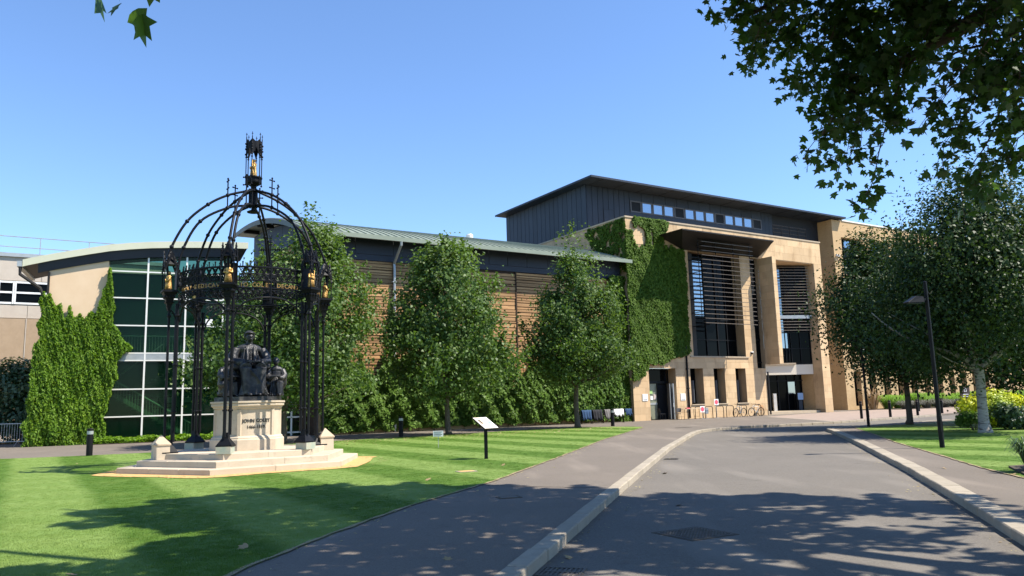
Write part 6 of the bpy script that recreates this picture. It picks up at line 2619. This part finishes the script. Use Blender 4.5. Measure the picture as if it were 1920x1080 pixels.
# ---- cycle stands
def hoop(s, w, label, group, width=.82, h=.9):
    t = thing('cycle_stand', label, 'cycle stand', tuple(FR.P(s, w, 0)), group)
    b = MB((0, 0, 0), EU, EV)
    x = width / 2
    b.tube([(-x, 0, -.1), (-x, 0, h - .14), (-x + .04, 0, h - .04), (-x + .14, 0, h), (x - .14, 0, h), (x - .04, 0, h - .04), (x, 0, h - .14), (x, 0, -.1)], .027, 8)
    b.build('hoop', M['black'], t, local=True, smooth=True)
    for sx in (-x, x):
        b = MB((0, 0, 0), EU, EV)
        b.lathe([(.07, 0), (.07, .012), (.03, .02)], 10, (sx, 0))
        b.build('base_plate', M['black'], t, local=True)
    return t


g1 = 'hoop stands by the hall hung with clothing'
for s, lb in ((33.0, 'black hoop stand under the blue jacket nearest the tree trunk'), (33.95, 'black hoop stand under the black coat'), (34.9, 'black hoop stand under the grey cardigan'), (35.85, 'black hoop stand under the white shirt'), (36.75, 'black hoop stand under the navy top nearest the pier')):
    hoop(s, -.98, lb, g1)
g2 = 'hoop stands along the sandstone front'
for s, lb in ((44.0, 'black hoop stand behind the lower red sign'), (45.05, 'black hoop stand with the grey sign back behind it'), (46.25, 'black hoop stand right of the taller red sign'), (47.4, 'black hoop stand at the front wheel of the left bicycle'), (48.9, 'black hoop stand between the two bicycles'), (50.6, 'black hoop stand at the entrance end of the row')):
    hoop(s, -.80, lb, g2)


def garment(s, w, wid, drop, m, label, cat, lop=.7):
    t = thing('garment', label, cat, tuple(FR.P(s, w, .9)), 'clothes hung on the hoop stands')
    b = MB((0, 0, 0), EU, EV)
    n, r = 14, 9
    prof = [(-.16, -drop), (-.12, -drop * .75), (-.09, -drop * .45), (-.07, -drop * .2), (-.05, .01), (0, .04), (.05, .01), (.07, -drop * lop * .4), (.10, -drop * lop)]
    P, F = [], []
    for i in range(n + 1):
        x = -wid / 2 + wid * i / n
        for k, (y, z) in enumerate(prof):
            f = abs(z) / drop
            P.append((x * (1 - .06 * f), y * (1 + .5 * math.sin(i * 1.7 + k * .3)) - .02 * math.sin(i * 2.3), z - .07 * f * math.sin(i * 1.1 + s) + .05 * f * math.sin(i * 2.9)))
    for i in range(n):
        for k in range(r - 1):
            F.append((i * r + k, i * r + k + 1, (i + 1) * r + k + 1, (i + 1) * r + k))
    b.add(P, F)
    o = b.build('cloth', M[m], t, local=True, smooth=True)
    sd = o.modifiers.new('thickness', 'SOLIDIFY')
    sd.thickness = .018


M['navycloth'] = mat('navy_cloth', (.02, .05, .11), (.03, .07, .15), 9.0, .9)
M['blackcloth'] = mat('black_cloth', (.012, .013, .016), (.025, .025, .03), 9.0, .9)
M['greycloth'] = mat('grey_cloth', (.13, .12, .115), (.19, .18, .17), 9.0, .95)
M['whitecloth'] = mat('white_cloth', (.72, .71, .68), (.8, .79, .76), 9.0, .9)
garment(33.0, -.98, .84, .60, 'navycloth', 'blue jacket hung over the stand nearest the tree trunk', 'jacket', .9)
garment(33.95, -.98, .86, .66, 'blackcloth', 'black coat hung over the second stand from the tree trunk', 'coat', .9)
garment(34.95, -1.02, .82, .60, 'greycloth', 'grey cardigan slung over the middle stand', 'cardigan', .6)
garment(35.85, -.98, .92, .42, 'whitecloth', 'white shirt draped over the stand beside the banded bollard', 'shirt', .7)
garment(36.75, -.98, .62, .40, 'navycloth', 'short dark navy top on the stand nearest the stone pier', 'top', .5)


# ---- bicycles
def bicycle(s, w, rot, m, label):
    t = thing('bicycle', label, 'bicycle', tuple(FR.P(s, w, 0)), 'bicycles leaning on the hoop stands')
    t.rotation_euler = (R(-5), 0, math.atan2(UY, UX) + rot)
    for x, nm in ((-.52, 'wheel'), (.52, 'wheel')):
        b = MB()
        b.tube([(x + .335 * math.cos(a), 0, .34 + .335 * math.sin(a)) for a in [k * math.pi / 14 for k in range(29)]], .032, 6)
        wh = b.build(nm, M['black'], t, local=True)
        b = MB()
        for k in range(14):
            a = k * math.pi / 7
            b.tube([(x, .02 * (-1) ** k, .34), (x + .32 * math.cos(a), 0, .34 + .32 * math.sin(a))], .003, 3)
        b.tube([(x, -.04, .34), (x, .04, .34)], .02, 6)
        b.build('spokes', M['black'], wh, local=True)
    b = MB()
    bb, seat, head, hb = (-.08, 0, .30), (-.24, 0, .80), (.36, 0, .84), (.40, 0, .68)
    b.tube([bb, seat], .022, 6)
    b.tube([bb, hb], .026, 6)
    b.tube([(-.22, 0, .74), head], .022, 6)
    b.tube([(-.52, 0, .34), bb], .011, 5)
    b.tube([(-.52, 0, .34), (-.22, 0, .74)], .010, 5)
    b.tube([head, hb, (.52, 0, .34)], [.02, .018, .012], 6)
    b.build('frame', M[m], t, local=True)
    b = MB()
    b.tube([(-.24, 0, .80), (-.27, 0, .90)], .014, 5)
    b.ell((-.28, 0, .93), (.14, .065, .03), 10, 6)
    b.build('saddle', M['black'], t, local=True, smooth=True)
    b = MB()
    b.tube([(.36, 0, .84), (.34, 0, .98)], .014, 5)
    b.tube([(.28, -.29, 1.0), (.36, -.15, .99), (.38, 0, .98), (.36, .15, .99), (.28, .29, 1.0)], .014, 6)
    b.build('handlebar', M['black'], t, local=True)
    b = MB()
    b.lathe([(.09, -.008), (.09, .008)], 14)
    b.v = [Vector((p.x - .08, p.z - .05, p.y + .30)) for p in b.v]
    b.tube([(-.08, -.05, .30), (.02, -.07, .16)], .012, 5)
    b.tube([(-.08, .05, .30), (-.18, .07, .44)], .012, 5)
    b.build('crank', M['black'], t, local=True)


bicycle(48.05, -1.15, math.pi + R(6), 'galv', 'silver framed bicycle leaning at the left of the pair')
bicycle(49.85, -1.25, math.pi - R(4), 'alu', 'pale framed bicycle at the right of the pair, nearer the entrance')


# ---- tables, chairs, signs by the door
def table(s, w, rot, label):
    t = thing('folding_table', label, 'table', tuple(FR.P(s, w, 0)))
    t.rotation_euler = (0, 0, math.atan2(UY, UX) + rot)
    b = MB()
    b.box(-.95, .95, -.34, .34, .76, .79)
    b.build('table_top', M['coping'], t, local=True)
    for x in (-.85, .85):
        for y in (-.28, .28):
            b = MB()
            b.tube([(x, y, .0), (x * .93, y, .76)], .016, 6)
            b.build('leg', M['bronze'], t, local=True)
    for x in (-.85, .85):
        b = MB()
        b.tube([(x * .98, -.28, .2), (x * .98, .28, .2)], .01, 5)
        b.build('stretcher', M['bronze'], t, local=True)


table(42.75, -1.0, R(3), 'folding table with a red box on it outside the side door')
t = tag(MB(tuple(FR.P(42.6, -1.0, .792)), EU, EV).box(-.16, .16, -.1, .1, 0, .07).build('box', M['red']), 'small flat red box lying on the folding table', 'box')


def chair(s, w, rot, label, m='greycloth'):
    t = thing('chair', label, 'chair', tuple(FR.P(s, w, 0)), 'chairs by the side door')
    t.rotation_euler = (0, 0, rot)
    b = MB()
    b.box(-.21, .21, -.21, .21, .43, .46)
    b.build('seat', M[m], t, local=True)
    b = MB()
    b.add([(-.21, .2, .56), (.21, .2, .56), (.21, .26, .86), (-.21, .26, .86), (-.21, .22, .56), (.21, .22, .56), (.21, .28, .86), (-.21, .28, .86)],
          [(0, 1, 2, 3), (7, 6, 5, 4), (0, 4, 5, 1), (1, 5, 6, 2), (2, 6, 7, 3), (3, 7, 4, 0)])
    b.build('backrest', M[m], t, local=True)
    for x in (-.19, .19):
        b = MB()
        b.tube([(x, -.22, 0), (x, -.18, .43)], .012, 5)
        b.build('leg', M['bronze'], t, local=True)
        b = MB()
        b.tube([(x, .26, 0), (x, .19, .45), (x, .27, .86)], .012, 5)
        b.build('leg', M['bronze'], t, local=True)


chair(41.75, -.75, R(200), 'grey chair drawn up at the door end of the folding table')
chair(41.2, .35, R(110), 'dark chair standing just inside the side doorway', 'blackcloth')
chair(51.6, -.6, R(30), 'brown wooden chair beyond the bicycles near the entrance', 'timber')


def round_sign(s, w, h, label, back=False):
    t = thing('sign_stand', label, 'sign', tuple(FR.P(s, w, 0)))
    t.rotation_euler = (0, 0, math.atan2(UY, UX))
    b = MB()
    b.tube([(0, .02, 0), (0, .02, h - .1)], .016, 6)
    b.box(-.16, .16, -.1, .14, 0, .02)
    b.build('post', M['galv'], t, local=True)
    b = MB()
    b.box(-.23, .23, -.012, .008, h - .23, h + .23)
    b.build('panel', M['galv' if back else 'white'], t, local=True)
    if not back:
        b = MB()
        o_ = [(.18 * math.cos(R(22.5 + 45 * k)), .18 * math.sin(R(22.5 + 45 * k))) for k in range(8)]
        b.add([(x, -.022, h + y) for x, y in o_] + [(x, -.0125, h + y) for x, y in o_], [tuple(range(8)), tuple(range(15, 7, -1))] + [(k, (k + 1) % 8 + 0, (k + 1) % 8 + 8, k + 8) for k in range(8)])
        b.build('octagon', M['red'], t, local=True)


round_sign(45.55, -1.15, 1.22, 'taller white square sign with red octagon among the hoop stands')
round_sign(43.9, -1.25, .72, 'lower white square sign with red octagon at the end of the table')
round_sign(44.95, -.62, .58, 'blank grey sign back behind a hoop stand', True)

# ---- fallen leaves
M['deadleaf'] = mat('dry_leaf', (.36, .25, .12), (.24, .17, .08), 30, .8, coords='object')
me = bpy.data.meshes.new('fallen_leaf')
me.from_pydata([(x, y - .4, .05 * abs(x) + .12 * (y - .4) ** 2) for x, y in OUT], [], [tuple(range(12))])
me.materials.append(M['deadleaf'])
for k, (x, y, z, lb) in enumerate(((-4.45, 8.0, .03, 'dry curled leaf on the lawn at the lower left corner'), (-3.9, 12.4, .03, 'dry leaf on the shaded lawn below the monument'), (-3.2, 9.3, .03, 'dry leaf on shaded lawn near the bottom edge'), (-.75, 8.4, .008, 'dry leaf on the near footpath'), (-1.9, 16.9, .03, 'dry leaf on the lawn near the shadow edge'), (3.4, 18.3, -.112, 'dry leaf on the sunlit road'), (.55, 8.9, -.112, 'dry leaf in the gutter above the near grating'), (2.6, 12.9, -.112, 'dry leaf on the shaded road by the left kerb'), (8.9, 16.5, .008, 'dry leaf on the right footpath'), (9.3, 14.9, .02, 'brown leaf at the right lawn edge'), (-.35, 20.3, .03, 'dry leaf on the lawn right of the lectern'))):
    o = bpy.data.objects.new('fallen_leaf', me)
    col.objects.link(o)
    o.location = (x, y, z)
    o.rotation_euler = (random.uniform(-.4, .4), random.uniform(-.4, .4), random.uniform(0, 6.28))
    o.scale = (random.uniform(.10, .15),) * 3
    tag(o, lb, 'leaf', 'fallen leaves on grass and paving')
